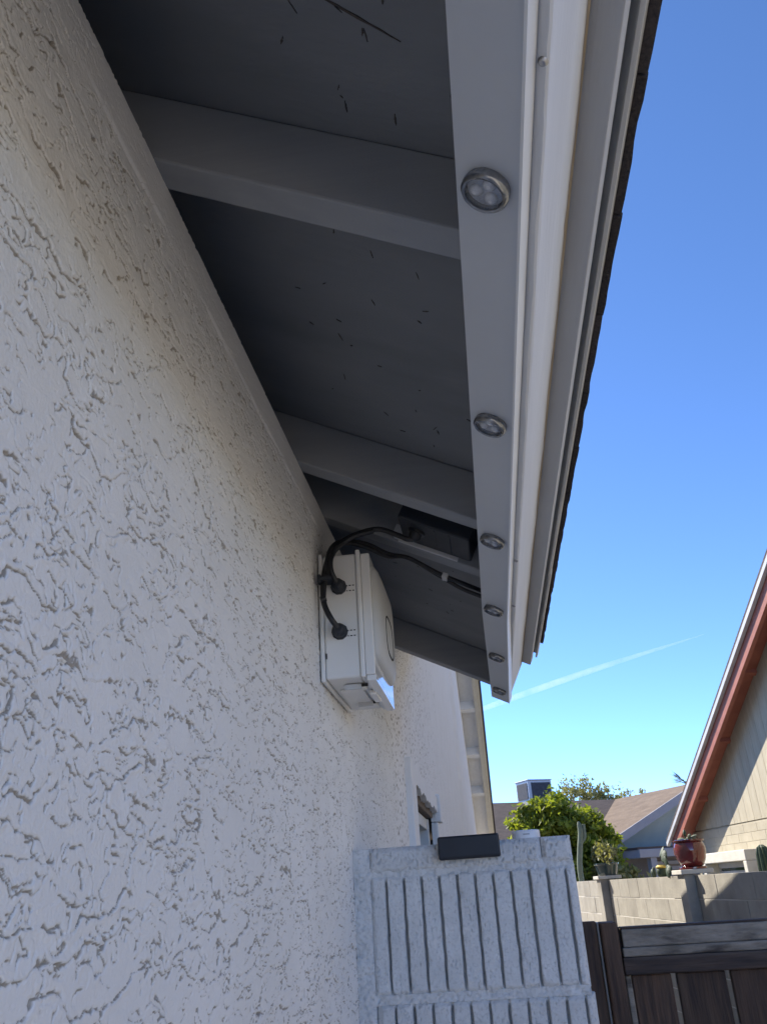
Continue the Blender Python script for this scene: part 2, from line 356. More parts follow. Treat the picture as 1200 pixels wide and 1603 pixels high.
def crev_shade_attr(me, vals):
    v = np.concatenate(vals).astype(np.float32); at = me.attributes.new('bare', 'FLOAT', 'POINT'); at.data.foreach_set('value', np.pad(v, (0, len(me.vertices) - len(v))))  # stores the painted crevice shade per vertex
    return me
obj('wall', crev_shade_attr(np_mesh('wall', [w1, top]), CREV_SHADE), M['stucco'], house)

WY0, WY1, WZ0, WZ1 = 2.80, 3.93, 0.95, 2.075
ys2 = sorted(set([round(Y_END + 0.012 * i, 4) for i in range(190)] + [round(4.6 + 0.03 * i, 4) for i in range(100)] + [round(7.6 + 0.1 * i, 4) for i in range(51)] + [WY0, WY1, TAIL_Y]))
ys2 = np.array([y for y in ys2 if y <= TAIL_Y])
zs2 = np.array(sorted(set([round(0.05 * i, 3) for i in range(31)] + [round(1.5 + 0.006 * i, 4) for i in range(140)] + [WZ0, WZ1, TAIL_Z])))
FAR_CREV_SHADE = []
def far_x(Y, Z):
    h, br = stucco(Y, Z, True); FAR_CREV_SHADE.append((br * ss(6.0, 3.0, Y)).reshape(-1)); return h * 0.8 + 0.03 * ss(7.45, 7.5, Y)
w2 = grid_mesh(ys2, zs2, far_x, (WY0, WY1, WZ0, WZ1))
tt = np.linspace(0, 1, 90)
Yg = np.repeat(ys2[:, None], 90, 1); Zg = TAIL_Z + (np.array([rake(y) for y in ys2])[:, None] - TAIL_Z + 0.02) * tt[None]
cu = np.stack([far_x(Yg, Zg), Yg, Zg], -1).reshape(-1, 3); iu = np.arange(len(ys2)-1)[:, None]*90 + np.arange(89)[None]
qu = np.stack([iu, iu+90, iu+91, iu+1], -1).reshape(-1, 4)
obj('gable_wall', crev_shade_attr(np_mesh('gable_wall', [w2, (cu, qu)]), FAR_CREV_SHADE), M['stucco'], house)
b = MB()                                                    # the body behind the plaster
b.box(-0.19, -0.03, -5, Y_END, 0, ZW - 0.004); b.box(-10, -9.8, -5, TAIL_Y, 0, 2.6)
b.box(-10, -0.03, -5, -4.8, 0, 2.35); b.box(-10, 0.02, TAIL_Y - 0.2, TAIL_Y - 0.003, 0, 2.35)
b.box(-9.8, -0.2, -4.8, TAIL_Y - 0.2, 0.02, 0.06)
b.poly([(-0.04, Y_END, 0), (-0.04, TAIL_Y, 0), (-0.04, TAIL_Y, WZ0), (-0.04, Y_END, WZ0)])
b.poly([(-0.06, Y_END, WZ1), (-0.06, TAIL_Y, WZ1), (-0.06, TAIL_Y, TAIL_Z), (-0.06, RIDGE_Y, RIDGE_Z), (-0.06, Y_END, TAIL_Z)])
b.build('wall_core', M['deck'], house)

# eave: rafters, blocking, soffit, fascia, trim, drip edge, roof
raf = MB().prism([(-0.35, 0), (0.333, 0), (0.333, 0.0745), (-0.35, 0.0745)], lambda u, v: uv(u, v, 0), lambda u, v: uv(u, v, 0.038)).mesh('rafter', 0.0025)
raf.materials.append(M['rafter'])
for y in (-0.68, -0.07, 0.541, 1.151, 1.369):
    inst('rafter', raf, house, (0, y, 0))
inst('rafter', raf, house, (0, 2.228, 0), 0)
for a, c in ((-5, -0.68), (-0.642, -0.07), (-0.032, 0.541), (0.579, 1.151), (1.189, 1.369), (1.407, 2.228)):
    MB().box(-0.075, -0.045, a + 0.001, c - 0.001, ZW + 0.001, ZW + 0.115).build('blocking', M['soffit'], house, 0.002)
# soffit panels (plywood sheets) with their seams
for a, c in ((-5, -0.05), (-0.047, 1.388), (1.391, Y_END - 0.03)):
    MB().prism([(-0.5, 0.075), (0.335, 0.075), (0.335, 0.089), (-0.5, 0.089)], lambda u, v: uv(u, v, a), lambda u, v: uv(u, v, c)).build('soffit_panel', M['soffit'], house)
fm = MB(); fy = [-5.0] + [-0.6 + 0.012 * i for i in range(243)] + [2.311]      # lower arris dented and thick with old paint
for y in fy:
    j = 0.0016 * float(perlin(np.array([y * 9.0]), np.array([0.5]), 61)[0]) + 0.0009 * float(perlin(np.array([y * 45.0]), np.array([2.5]), 62)[0])
    j2 = 0.0012 * max(0.0, float(perlin(np.array([y * 14.0]), np.array([7.5]), 63)[0]) - 0.15)
    fm.v += [uv(0.333, 0, y), uv(0.3690 + j, 0 + j2, y), uv(0.3706 + j * .6, 0.0022 + j2, y), uv(0.3710, 0.006, y), uv(0.371, 0.094, y), uv(0.333, 0.094, y)]
for i in range(len(fy) - 1):
    for k in range(6): fm.f.append((i*6+k, i*6+(k+1) % 6, (i+1)*6+(k+1) % 6, (i+1)*6+k))
fm.f += [(5, 4, 3, 2, 1, 0), tuple(range((len(fy)-1)*6, len(fy)*6))]
fm.build('fascia_board', M['fascia'], house)
# bare weathered upper edge where the paint has gone
ep = []; yy = -0.5
prof = MB()
while yy < 2.30:
    a = 0.0065 + 0.005 * (math.sin(yy * 23) * 0.5 + random.random() * 0.6); ep.append((yy, a)); yy += 0.022
for (y0, a0), (y1, a1) in zip(ep, ep[1:]):
    prof.poly([uv(0.3714, 0.0935 - a0, y0), uv(0.3714, 0.0935 - a1, y1), uv(0.3714, 0.0935, y1), uv(0.3714, 0.0935, y0)])
prof.build('worn_edge', M['fascia_edge'], house)
MB().prism([(0.33, 0.0945), (0.395, 0.0945), (0.395, 0.113), (0.33, 0.113)], lambda u, v: uv(u, v, -5), lambda u, v: uv(u, v, 2.285)).build('trim_board', M['trim'], house, 0.0012)
MB().prism([(0.30, 0.1135), (0.392, 0.1135), (0.392, 0.1285), (0.30, 0.1285)], lambda u, v: uv(u, v, -5), lambda u, v: uv(u, v, 2.28)).build('felt_edge', M['dark'], house)
for k, (a, c) in enumerate(((-5, 0.17), (0.14, 1.62), (1.60, 2.275))):
    o = k * 0.0009
    MB().prism([(0.30, 0.1290), (0.3985 + o, 0.1290), (0.3985 + o, 0.1175 + o), (0.4000 + o, 0.1160 + o), (0.4035 + o, 0.1185), (0.4035 + o, 0.1300 + o), (0.30, 0.1300 + o)],
               lambda u, v: uv(u, v, a), lambda u, v: uv(u, v, c)).build('drip_edge', M['drip'], house)
roof = MB()
roof.prism([(-6.4, 0.0905), (0.32, 0.0905), (0.32, 0.128), (-6.4, 0.128)], lambda u, v: uv(u, v, -5.3), lambda u, v: uv(u, v, 2.26))
xr, zr = uv(-6.4, 0.128, 0)[0], uv(-6.4, 0.128, 0)[2]
roof.hexa([(xr, -5.3, zr - .1), (xr - 5, -5.3, zr - .1 - 2.47), (xr - 5, 2.26, zr - .1 - 2.47), (xr, 2.26, zr - .1)], [(xr, -5.3, zr), (xr - 5, -5.3, zr - 2.47), (xr - 5, 2.26, zr - 2.47), (xr, 2.26, zr)])
xg = 0.27
for s in (1, -1):
    ye = RIDGE_Y + s * (TAIL_Y - RIDGE_Y + (0.35 if s > 0 else 0.0)); ze = RIDGE_Z - RK * abs(ye - RIDGE_Y)
    lo = [(-10.4, ye, ze + .055), (xg - .02, ye, ze + .055), (xg - .02, RIDGE_Y, RIDGE_Z + .055), (-10.4, RIDGE_Y, RIDGE_Z + .055)]
    roof.hexa(lo, [(p[0], p[1], p[2] + .10) for p in lo])
rf = roof.build('roof', M['deck'], house)
# shingle tabs: a doubled starter course and the first courses, each tab its own piece
tabs = []
for k in range(4):
    wv = [0.152, 0.158, 0.149, 0.161][k]; r = random.Random(k); t = MB(); n = 7
    e = [0.4125 + r.uniform(-.0009, .0009) for _ in range(n + 1)]; th = 0.0052 + r.uniform(-.0008, .001)
    for i in range(n):
        y0, y1 = wv * i / n, wv * (i + 1) / n - (0.0015 if i == n - 1 else 0)
        lo = [uv(0.20, 0.1305, y0), uv(e[i], 0.1305, y0), uv(e[i+1], 0.1305, y1), uv(0.20, 0.1305, y1)]
        hi = [uv(0.20, 0.1305 + th, y0), uv(e[i] - .001, 0.1305 + th, y0), uv(e[i+1] - .001, 0.1305 + th, y1), uv(0.20, 0.1305 + th, y1)]
        t.hexa(lo, hi)
    me = t.mesh('shingle'); me.materials.append(M['shingle']); tabs.append((me, wv))
for row, du, dv_ in ((0, 0.0, 0.0), (1, -0.0025, 0.0062), (2, -0.135, 0.0124)):
    y = -0.6 - 0.05 * row
    while y < 2.24:
        me, wv = random.choice(tabs); d = random.uniform(-.0004, .0006)
        p = uv(du + d, dv_, 0); o = Vector(uv(0, 0, 0)); q = Vector(p) - o
        if y + wv > 2.275: break
        inst('shingle', me, rf, (q.x, y + q.y, q.z)); y += wv + 0.001
# splits and knots in the soffit boards and rafters: gouges with bare wood in them
def split(p0, p1, wd, v=0.0746, seedk=0):
    r = random.Random(seedk); n = 9; m = MB(); P0, P1 = Vector(p0), Vector(p1); L = []; Rr = []
    for i in range(n + 1):
        t = i / n; c = P0.lerp(P1, t); ww = wd * math.sin(math.pi * min(max(t, .04), .96)) * r.uniform(.45, 1.2); j = r.uniform(-.25, .25) * wd
        dd = (P1 - P0).normalized(); nn_ = Vector((-dd.y, dd.x)); L.append(c + nn_ * (ww + j)); Rr.append(c - nn_ * (ww - j))
    for i in range(n):
        m.hexa([uv(L[i].x, v - .0004, L[i].y), uv(L[i+1].x, v - .0004, L[i+1].y), uv(Rr[i+1].x, v - .0004, Rr[i+1].y), uv(Rr[i].x, v - .0004, Rr[i].y)],
               [uv(L[i].x, v + .002, L[i].y), uv(L[i+1].x, v + .002, L[i+1].y), uv(Rr[i+1].x, v + .002, Rr[i+1].y), uv(Rr[i].x, v + .002, Rr[i].y)])
    m.build('wood_split', M['split'], house)
SPLITS = []   # filled below from (u, y) pairs
rs = random.Random(3)
SPLITS.append(((0.155, 0.405), (0.232, 0.437), 0.0012))
for _ in range(58):
    y = rs.choice([rs.uniform(0.40, 0.53), rs.uniform(0.62, 1.12), rs.uniform(0.66, 1.12), rs.uniform(1.45, 2.0)]); u_ = rs.uniform(0.05, 0.30)
    a = rs.gauss(0.5, 0.9); l = rs.uniform(0.004, 0.018)
    SPLITS.append(((u_, y), (u_ + l * math.cos(a) * .6, y + l * math.sin(a)), rs.uniform(.0004, .0011)))
for k, (a, c, wd) in enumerate(SPLITS): split(a, c, wd, seedk=k)

# far rake of the cross gable
for s, y0, y1 in ((1, RIDGE_Y, TAIL_Y + .3), (-1, RIDGE_Y, 2.45)):
    def rz_(y): return RIDGE_Z - RK * abs(y - RIDGE_Y)
    def slab(x0, x1, d0, d1): 
        m = MB(); return m.hexa([(x0, y0, rz_(y0) + d0), (x1, y0, rz_(y0) + d0), (x1, y1, rz_(y1) + d0), (x0, y1, rz_(y1) + d0)], [(x0, y0, rz_(y0) + d1), (x1, y0, rz_(y0) + d1), (x1, y1, rz_(y1) + d1), (x0, y1, rz_(y1) + d1)])
    slab(-0.05, 0.20, 0.03, 0.05).build('rake_soffit', M['fascia'], house)
    slab(0.19, 0.235, -0.07, 0.048).build('barge_board', M['cream_stucco'], house)
    slab(0.2355, 0.262, -0.02, 0.05).build('barge_trim', M['cream_stucco'], house)
    slab(-0.3, 0.285, 0.156, 0.175).build('rake_shingles', M['shingle'], house)
for y in (8.0, 8.8, 9.6, 10.4, 11.15):
    z = rake(y); MB().hexa([(0, y, z - .06), (0.189, y, z - .06), (0.189, y + .06, z - .09), (0, y + .06, z - .09)], [(0, y, z + .029), (0.189, y, z + .029), (0.189, y + .06, z - .001), (0, y + .06, z - .001)]).build('lookout', M['fascia'], house)

# window in the gable wall
win = bpy.data.objects.new('window', None); col.objects.link(win); win.parent = house; win.location = (0, 0, 0)
MB().box(-0.02, 0.020, 2.64, 2.785, 0.86, 2.125).build('jamb_trim', M['stucco'], win, 0.004)
m = MB(); e = [(2.787 + 1.143 * i / 24) for i in range(25)]; rr = random.Random(5)
bot = [2.062 + rr.uniform(-.012, .009) for _ in e]
for i in range(24):
    m.hexa([(-0.01, e[i], bot[i]), (0.013, e[i], bot[i]), (0.013, e[i+1], bot[i+1]), (-0.01, e[i+1], bot[i+1])], [(-0.01, e[i], 2.122), (0.013, e[i], 2.122), (0.013, e[i+1], 2.122), (-0.01, e[i+1], 2.122)])
m.build('broken_header_trim', M['stucco'], win)
MB().box(-0.02, 0.026, 3.935, 4.06, 2.02, 2.135).build('jamb_trim', M['stucco'], win, 0.004)
MB().box(-0.02, 0.010, 3.935, 4.05, 0.86, 2.018).build('jamb_trim', M['stucco'], win, 0.004)
MB().box(-0.12, -0.012, 2.79, 3.93, 2.035, 2.074).build('head_board', M['brown_sill'], win, 0.004)
m = MB(); m.box(-0.10, -0.03, 2.802, 2.85, .95, 2.03); m.box(-0.10, -0.03, 3.88, 3.928, .95, 2.03); m.box(-0.10, -0.035, 2.851, 3.879, 1.985, 2.03); m.box(-0.10, -0.03, 2.851, 3.879, .95, 1.0)
m.build('frame', M['winframe'], win, 0.003)
m = MB(); m.box(-0.085, -0.055, 3.34, 3.39, 1.001, 1.984); m.build('mullion', M['winframe'], win, 0.003)
for a, c in ((2.852, 3.339), (3.391, 3.878)): MB().box(-0.075, -0.070, a, c, 1.001, 1.984).build('pane', M['win'], win)
MB().box(-0.02, 0.03, 2.70, 4.02, 0.88, 0.94).build('sill', M['stucco'], win, 0.004)

# ------------------------------------------------------------------ light track under the fascia, with its puck lights
track = thing('light_track', 'grey aluminium track of round puck lights fixed under the eave', 'light track')
def sag(y): return 0.0 if y < 1.55 else 0.013 * ((y - 1.55) / 0.75)
ysec = [-1.2, 0.6, 1.2, 1.55, 1.8, 2.05, 2.308]
def run(prof):
    m = MB()
    for a, c in zip(ysec, ysec[1:]):
        m.prism(prof, lambda u, v: uv(u + sag(a), v, a), lambda u, v: uv(u + sag(c), v, c))
    return m
def skin(prof, name, mat):
    m = MB(); k = len(prof)
    for y in ysec: m.v += [uv(u + sag(y), v, y) for u, v in prof]
    for i in range(len(ysec) - 1):
        for j in range(k): m.f.append((i*k+j, i*k+(j+1) % k, (i+1)*k+(j+1) % k, (i+1)*k+j))
    m.f.append(tuple(range(k - 1, -1, -1))); e = (len(ysec) - 1) * k; m.f.append(tuple(range(e, e + k)))
    return m.build(name, mat, track)
skin([(0.312, -0.020), (0.3605, -0.020), (0.3605, -0.0185), (0.3135, -0.0185), (0.3135, -0.0012), (0.312, -0.0012)], 'channel', M['track'])
skin([(0.3606, -0.0212), (0.3628, -0.0212), (0.3628, -0.0012), (0.3606, -0.0012)], 'outer_lip', M['track_lip'])
# tilted frame of the puck lights
RU = Matrix(((CA, 0, SA), (0, 1, 0), (-SA, 0, CA))).to_4x4()
bez = MB().lathe([(0.0147, -0.0086), (0.0166, -0.0094), (0.0183, -0.0072), (0.0186, -0.0030), (0.0178, 0.0), (0.0150, 0.0), (0.0146, -0.0070)], seg=48, ring=True).mesh('bezel', smooth=True); bez.materials.append(M['bezel'])
brd = MB().lathe([(0.0002, -0.0036), (0.0143, -0.0036), (0.0143, -0.0006), (0.0002, -0.0006)], seg=32).mesh('led_board'); brd.materials.append(M['cup'])
lens = MB().lathe([(0.0005, -0.0096), (0.008, -0.0094), (0.0130, -0.0090), (0.0142, -0.0080), (0.0142, -0.0072), (0.0005, -0.0080)], seg=32).mesh('lens', smooth=True); lens.materials.append(M['lens'])
led = MB().blob((0, 0, -0.0038), 0.0054, 0.0054, 0.0040, seg=16, rings=8).mesh('led', smooth=True); led.materials.append(M['led'])
for i in range(-2, 6):
    y = 0.465 + 0.3425 * i
    p = bpy.data.objects.new('puck_light', bez); col.objects.link(p); p.parent = track
    u0 = 0.3365 + sag(y)
    p.matrix_local = Matrix.Translation(uv(u0, -0.0202, y)) @ RU @ Matrix.Rotation(random.uniform(0, 6.28), 4, 'Z')
    for nm, me in (('led_board', brd), ('lens', lens)):
        inst(nm, me, p)
    for k in range(3):
        a = 2.094 * k; inst('led', led, p, (0.0073 * math.cos(a), 0.0073 * math.sin(a), 0))
scr = MB().lathe([(0.0005, -0.0026), (0.0024, -0.0022), (0.0034, -0.0006), (0.0036, 0.0), (0.0005, 0.0)], seg=16).mesh('screw', smooth=True); scr.materials.append(M['screw'])
for y in (0.372, -0.25, 1.262, 1.50):
    o = inst('screw', scr, track); o.matrix_local = Matrix.Translation(uv(0.3672, -0.0002, y)) @ RU

# ------------------------------------------------------------------ control box on the wall
X0b = 0.002
box = thing('control_box', 'white plastic electrical control box screwed to the stucco wall', 'control box', (0, 0, 0))
BY0, BY1, BZ0, BZ1 = 1.300, 1.565, 2.063, 2.274
MB().box(X0b, 0.009, BY0 - 0.003, BY1 + 0.003, BZ0 - 0.004, BZ1 + 0.004).build('back_plate', M['plastic'], box, 0.0025)
MB().box(0.0092, 0.0660, BY0, BY1, BZ0, BZ1).build('body', M['plastic'], box, 0.004, 3)
MB().box(0.0662, 0.0735, BY0 - 0.004, BY1 + 0.004, BZ0 - 0.001, BZ1 + 0.005).build('gasket_rim', M['plastic'], box, 0.002)
lid = MB().box(0.0737, 0.0890, BY0 + 0.001, BY1 - 0.001, BZ0 + 0.003, BZ1 - 0.001).build('lid', M['plastic_gloss'], box, 0.0022, 3)
dm = MB(); nseg = 14; yc, zc = (BY0 + BY1) / 2, 2.178
hy, hz = 0.120, 0.086
rings = [(1.0, 0.0892), (0.985, 0.0925), (0.90, 0.0975), (0.80, 0.1005), (0.6, 0.1018), (0.25, 0.102)]
def se(a, p=7.0): c, s = math.cos(a), math.sin(a); return (math.copysign(abs(c)**(2/p), c), math.copysign(abs(s)**(2/p), s))
k = 48
for sc_, x in rings:
    for i in range(k):
        a, c = se(2 * math.pi * i / k); dm.v.append((x, yc + hy * sc_ * a, zc + hz * sc_ * c))
for j in range(len(rings) - 1):
    for i in range(k): dm.f.append((j*k+i, j*k+(i+1) % k, (j+1)*k+(i+1) % k, (j+1)*k+i))
dm.f.append(tuple(range((len(rings)-1)*k, len(rings)*k)))
dome = dm.build('raised_cover', M['dome'], lid, smooth=True)
lm = MB(); pr = [(se(2*math.pi*i/32, 3.0)) for i in range(32)]
for i in range(32):
    a, c = pr[i]; a2, c2 = pr[(i+1) % 32]
    lm.hexa([(0.1000, yc + .052*a, zc - .02 + .036*c), (0.1000, yc + .052*a2, zc - .02 + .036*c2), (0.1000, yc + .048*a2, zc - .02 + 0.0325*c2), (0.1000, yc + .048*a, zc - .02 + 0.0325*c)],
            [(0.1026, yc + .052*a, zc - .02 + .036*c), (0.1026, yc + .052*a2, zc - .02 + .036*c2), (0.1026, yc + .048*a2, zc - .02 + 0.0325*c2), (0.1026, yc + .048*a, zc - .02 + 0.0325*c)])
lm.build('emblem_outline', M['slot'], lid)
# glands, slots, latches
gl = [(0.036, 2.216), (0.035, 2.139)]
for gx, gz in gl:
    Mg = Matrix.Translation((gx, BY0, gz)) @ Matrix.Rotation(R(90), 4, 'X')
    o = MB().lathe([(0.0135, 0.0002), (0.0135, 0.004), (0.0115, 0.005), (0.0115, 0.013), (0.0100, 0.019), (0.0062, 0.0225), (0.0045, 0.0225)], Mg, seg=10).build('cable_gland', M['device'], box)
    for s in (-1, 1):
        x = gx + 0.0125
        for wdt in (0.0020, 0.0036, 0.0030, 0.0042, 0.0026):
            if x + wdt > 0.0655: break
            MB().box(x, x + wdt, BY0 - 0.0006, BY0 - 0.0002, gz - 0.004 + 0.0045 * s, gz - 0.004 + 0.0045 * s + 0.0017).build('dash_mark', M['slot'], box); x += wdt + 0.0022
for z in (2.246, 2.096): MB().box(0.0105, 0.0125, BY0 - 0.0008, BY0 - 0.0002, z, z + 0.009).build('slot', M['slot'], box)
for y in (1.345, 1.485):
    la = MB(); la.box(0.030, 0.066, y, y + 0.022, BZ0 - 0.007, BZ0 - 0.0002); o = la.build('latch', M['plastic'], box, 0.0015)
    MB().box(0.034, 0.060, y - 0.006, y - 0.0006, BZ0 - 0.010, BZ0 - 0.0015).build('latch_tongue', M['lightgrey'], o, 0.0006)
    MB().box(0.0605, 0.0705, y - 0.005, y - 0.0006, BZ0 - 0.006, BZ0 - 0.002).build('latch_slot', M['slot'], o)
MB().box(0.018, 0.058, 1.378, 1.474, BZ0 - 0.0042, BZ0 - 0.0002).build('bottom_rib', M['plastic'], box, 0.0015)
MB().box(0.0665, 0.078, 1.39, 1.46, BZ0 - 0.010, BZ0 - 0.0012).build('lid_clasp', M['plastic_gloss'], box, 0.002)
MB().box(0.0745, 0.0895, BY0 + 0.004, BY1 - 0.004, BZ0 - 0.006, BZ0 + 0.0028).build('lid_flange', M['plastic_gloss'], lid, 0.0012)

# ------------------------------------------------------------------ power adapter hung on the third rafter
ad = thing('power_adapter', 'black power adapter mounted on the rafter above the control box', 'power adapter')
def aub(m, u0, u1, y0, y1, v0, v1):
    return m.hexa([uv(u0, v0, y0), uv(u1, v0, y0), uv(u1, v0, y1), uv(u0, v0, y1)], [uv(u0, v1, y0), uv(u1, v1, y0), uv(u1, v1, y1), uv(u0, v1, y1)])
aub(MB(), 0.158, 0.285, 1.262, 1.362, 0.006, 0.060).build('case', M['device'], ad, 0.003)
m = MB()
for k in range(2): aub(m, 0.222 + 0.026 * k, 0.2245 + 0.026 * k, 1.27, 1.350, 0.0050, 0.0058)
m.build('rib', M['device'], ad)
aub(MB(), 0.150, 0.262, 1.3625, 1.3685, 0.0005, 0.058).build('bracket', M['trim'], ad, 0.001)
aub(MB(), 0.140, 0.1575, 1.345, 1.3685, 0.004, 0.024).build('bracket_ear', M['lightgrey'], ad, 0.001)
Mc = Matrix.Translation(uv(0.190, 0.0058, 1.300)) @ RU
MB().lathe([(0.0150, 0.0), (0.0150, -0.004), (0.0110, -0.005), (0.0105, -0.012), (0.0080, -0.016), (0.0055, -0.018)], Mc, seg=20).build('socket', M['rubber'], ad, smooth=True)

# ------------------------------------------------------------------ cables
def cable(pts, r, label, seg=10):
    o = MB().tube(spline(pts, 10), r, seg).build('cable', M['rubber'], None, smooth=True)
    return tag(o, label, 'cable', 'black cables at the control box')
G1 = (0.036, BY0 - 0.022, 2.216); G2 = (0.035, BY0 - 0.022, 2.139)
B0 = (0.040, 1.285, 2.287)
S0 = uv(0.190, -0.010, 1.300)
cable([(G2[0], G2[1], G2[2] + .001), (0.026, 1.268, 2.154), (0.0155, 1.272, 2.180), (0.0135, 1.276, 2.212), (0.018, 1.280, 2.245), (0.030, 1.284, 2.276), (0.060, 1.290, 2.300), (0.105, 1.296, 2.312), uv(0.160, -0.012, 1.298), uv(0.178, -0.013, 1.299), S0], 0.0046,
      'black cable curving from the lower gland of the white box up to the adapter')
cable([(G1[0], G1[1], G1[2] + .001), (0.030, 1.268, 2.232), (0.029, 1.270, 2.254), (0.036, 1.276, 2.276), (0.052, 1.290, 2.290), (0.080, 1.330, 2.296), (0.112, 1.385, 2.296), uv(0.165, -0.006, 1.418), uv(0.225, -0.008, 1.440), uv(0.275, -0.004, 1.462), uv(0.318, 0.006, 1.500)], 0.0042,
      'black cable from the upper gland arching over the box to the light track')
cable([(G1[0] - .004, G1[1], G1[2] + .003), (0.023, 1.274, 2.236), (0.0225, 1.275, 2.258), (0.030, 1.280, 2.281), (0.048, 1.296, 2.297), (0.082, 1.336, 2.3035), (0.114, 1.388, 2.3015), uv(0.167, -0.004, 1.425), uv(0.226, -0.009, 1.448), uv(0.270, -0.012, 1.468), uv(0.316, -0.012, 1.475)], 0.0038,
      'thinner black cable beside it that forks away below the white cable clip')
cable([(0.0145, 1.270, 2.190), (0.0165, 1.274, 2.215), (0.0235, 1.278, 2.248), (0.036, 1.283, 2.277), (0.064, 1.288, 2.2985), (0.10, 1.293, 2.308)], 0.0044,
      'short black cable lashed along the left of the bundle on the box')
ct = thing('cable_tie', 'black strap clamping the cable bundle to the side of the white box', 'cable tie')
MB().box(0.0095, 0.030, 1.262, 1.292, 2.218, 2.2255).build('strap', M['device'], ct, 0.002)
MB().box(0.0065, 0.0125, 1.262, 1.278, 2.214, 2.229).build('buckle', M['device'], ct, 0.002)
tag(MB().tube([(0.0112, 1.268, 2.186), (0.0185, 1.270, 2.189)], 0.0055, 10).build('cable_knot', M['rubber']), 'small black knob of tape on the cable left of the lower gland', 'cable tie')
tag(aub(MB(), 0.233, 0.243, 1.434, 1.456, -0.0135, -0.004).build('cable_clip', M['lightgrey'], None, 0.001), 'tiny white clip holding two black cables under the rafter', 'cable clip')

# ------------------------------------------------------------------ fluted block wall beside the house
bw = thing('block_wall', 'grey fluted concrete block wall end abutting the stucco house', 'block wall', (0, 0, 0))
BX0, BX1, BYF, BYB = 0.0265, 0.3770, 1.555, 1.745
def face_mesh(name, W, H, flutes, seed):
    nx, nz = int(W / 0.0009), int(H / 0.0018)
    x = np.linspace(0, W, nx); z = np.linspace(0, H, nz); X, Z = np.meshgrid(x, z, indexing='ij')
    d = 0.0010 * fbm(X*30, Z*30, seed, 3) + 0.0007 * fbm(X*190, Z*190, seed+3, 2)
    pit = perlin(X*260, Z*260, seed+5); d -= 0.0028 * ss(0.46, 0.62, pit) * ss(0.0, 0.3, perlin(X*25, Z*25, seed+6))
    if flutes:
        pitch = 0.0305; xo = 0.0295; xx = X + 0.0009 * perlin(X*0+1.3, Z*22, seed+8) + 0.0006 * perlin(X*60, Z*60, seed+9)
        ph = ((xx - xo) / pitch); fr = (ph - np.round(ph)) * pitch
        wdt = 0.0021 + 0.0005 * perlin(X*20, Z*18, seed+10)
        g_ = np.exp(-(np.abs(fr) / wdt)**4) * (np.round(ph) >= 0) * (X < W - 0.012)
        endf = ss(0.0, 0.010, Z - 0.004 - 0.004 * perlin(X*50, Z*0, seed+11)) * ss(0.0, 0.010, H - 0.004 - Z - 0.004 * perlin(X*50, Z*0+5, seed+12))
        d -= 0.016 * g_ * (0.25 + 0.75 * endf)
        d -= 0.0022 * 0.5 * ss(0.0, 0.006, np.where(fr > 0, 0, -fr) - 0.001) * np.exp(np.where(fr > 0, 0, fr) / 0.006) * (np.round(ph) >= 0)   # one arris rounded more
        chip = ss(0.30, 0.50, perlin(X*45, Z*30, seed+14)) * np.exp(-(fr / 0.007)**2); d -= 0.003 * chip
    if not flutes: d -= 0.0032 * ss(0.22, 0.42, perlin(X*170, Z*200, seed+30)) * ss(-0.3, 0.1, perlin(X*40, Z*40, seed+31))
    edge = np.minimum(np.minimum(X, W - X), np.minimum(Z, H - Z)) + 0.0025 * fbm(X*70, Z*70, seed+20, 2)
    d -= 0.008 * (1 - ss(-0.002, 0.009, edge))
    co = np.stack([X, -d, Z], -1).reshape(-1, 3)
    i = np.arange(nx-1)[:, None]*nz + np.arange(nz-1)[None]; q = np.stack([i, i+nz, i+nz+1, i+1], -1).reshape(-1, 4)
    D = BYB - BYF; ins = 0.0015
    sb = MB().box(ins, W - ins, 0.0185, D, ins, H - ins); sv = np.array(sb.v); sq = np.array(sb.f)
    # skirt closing the front sheet to the body
    idx = np.concatenate([np.arange(nx)*nz, (nx-1)*nz + np.arange(nz), (np.arange(nx)*nz + nz-1)[::-1], np.arange(nz)[::-1]])
    ring = co[idx].copy(); ring2 = ring.copy(); ring2[:, 1] = 0.022; n = len(idx)
    rc = np.concatenate([ring, ring2]); j = np.arange(n - 1); rq = np.stack([j, j + n, j + n + 1, j + 1], -1)
    me = np_mesh(name, [(co, q), (sv, sq), (rc, rq)]); return me
H = 0.1835
blks = [face_mesh('block', BX1 - BX0, H, True, s) for s in (1, 45)]
for me in blks: me.materials.append(M['block'])
z = 1.7765 - H; k = 0
while z > -0.15:
    o = inst('block', blks[k % 2], bw, (BX0 + (0.0 if k == 0 else 0.0045 * (k % 2)), BYF, z)); z -= H + 0.0085; k += 1
capA = face_mesh('cap_block', 0.2985, 0.042, False, 71); capB = face_mesh('cap_block', 0.0500, 0.042, False, 77)
for me, x in ((capA, BX0 - 0.0005), (capB, BX0 + 0.2995)):
    me.materials.append(M['block']); inst('cap_block', me, bw, (x, BYF, 1.7785))
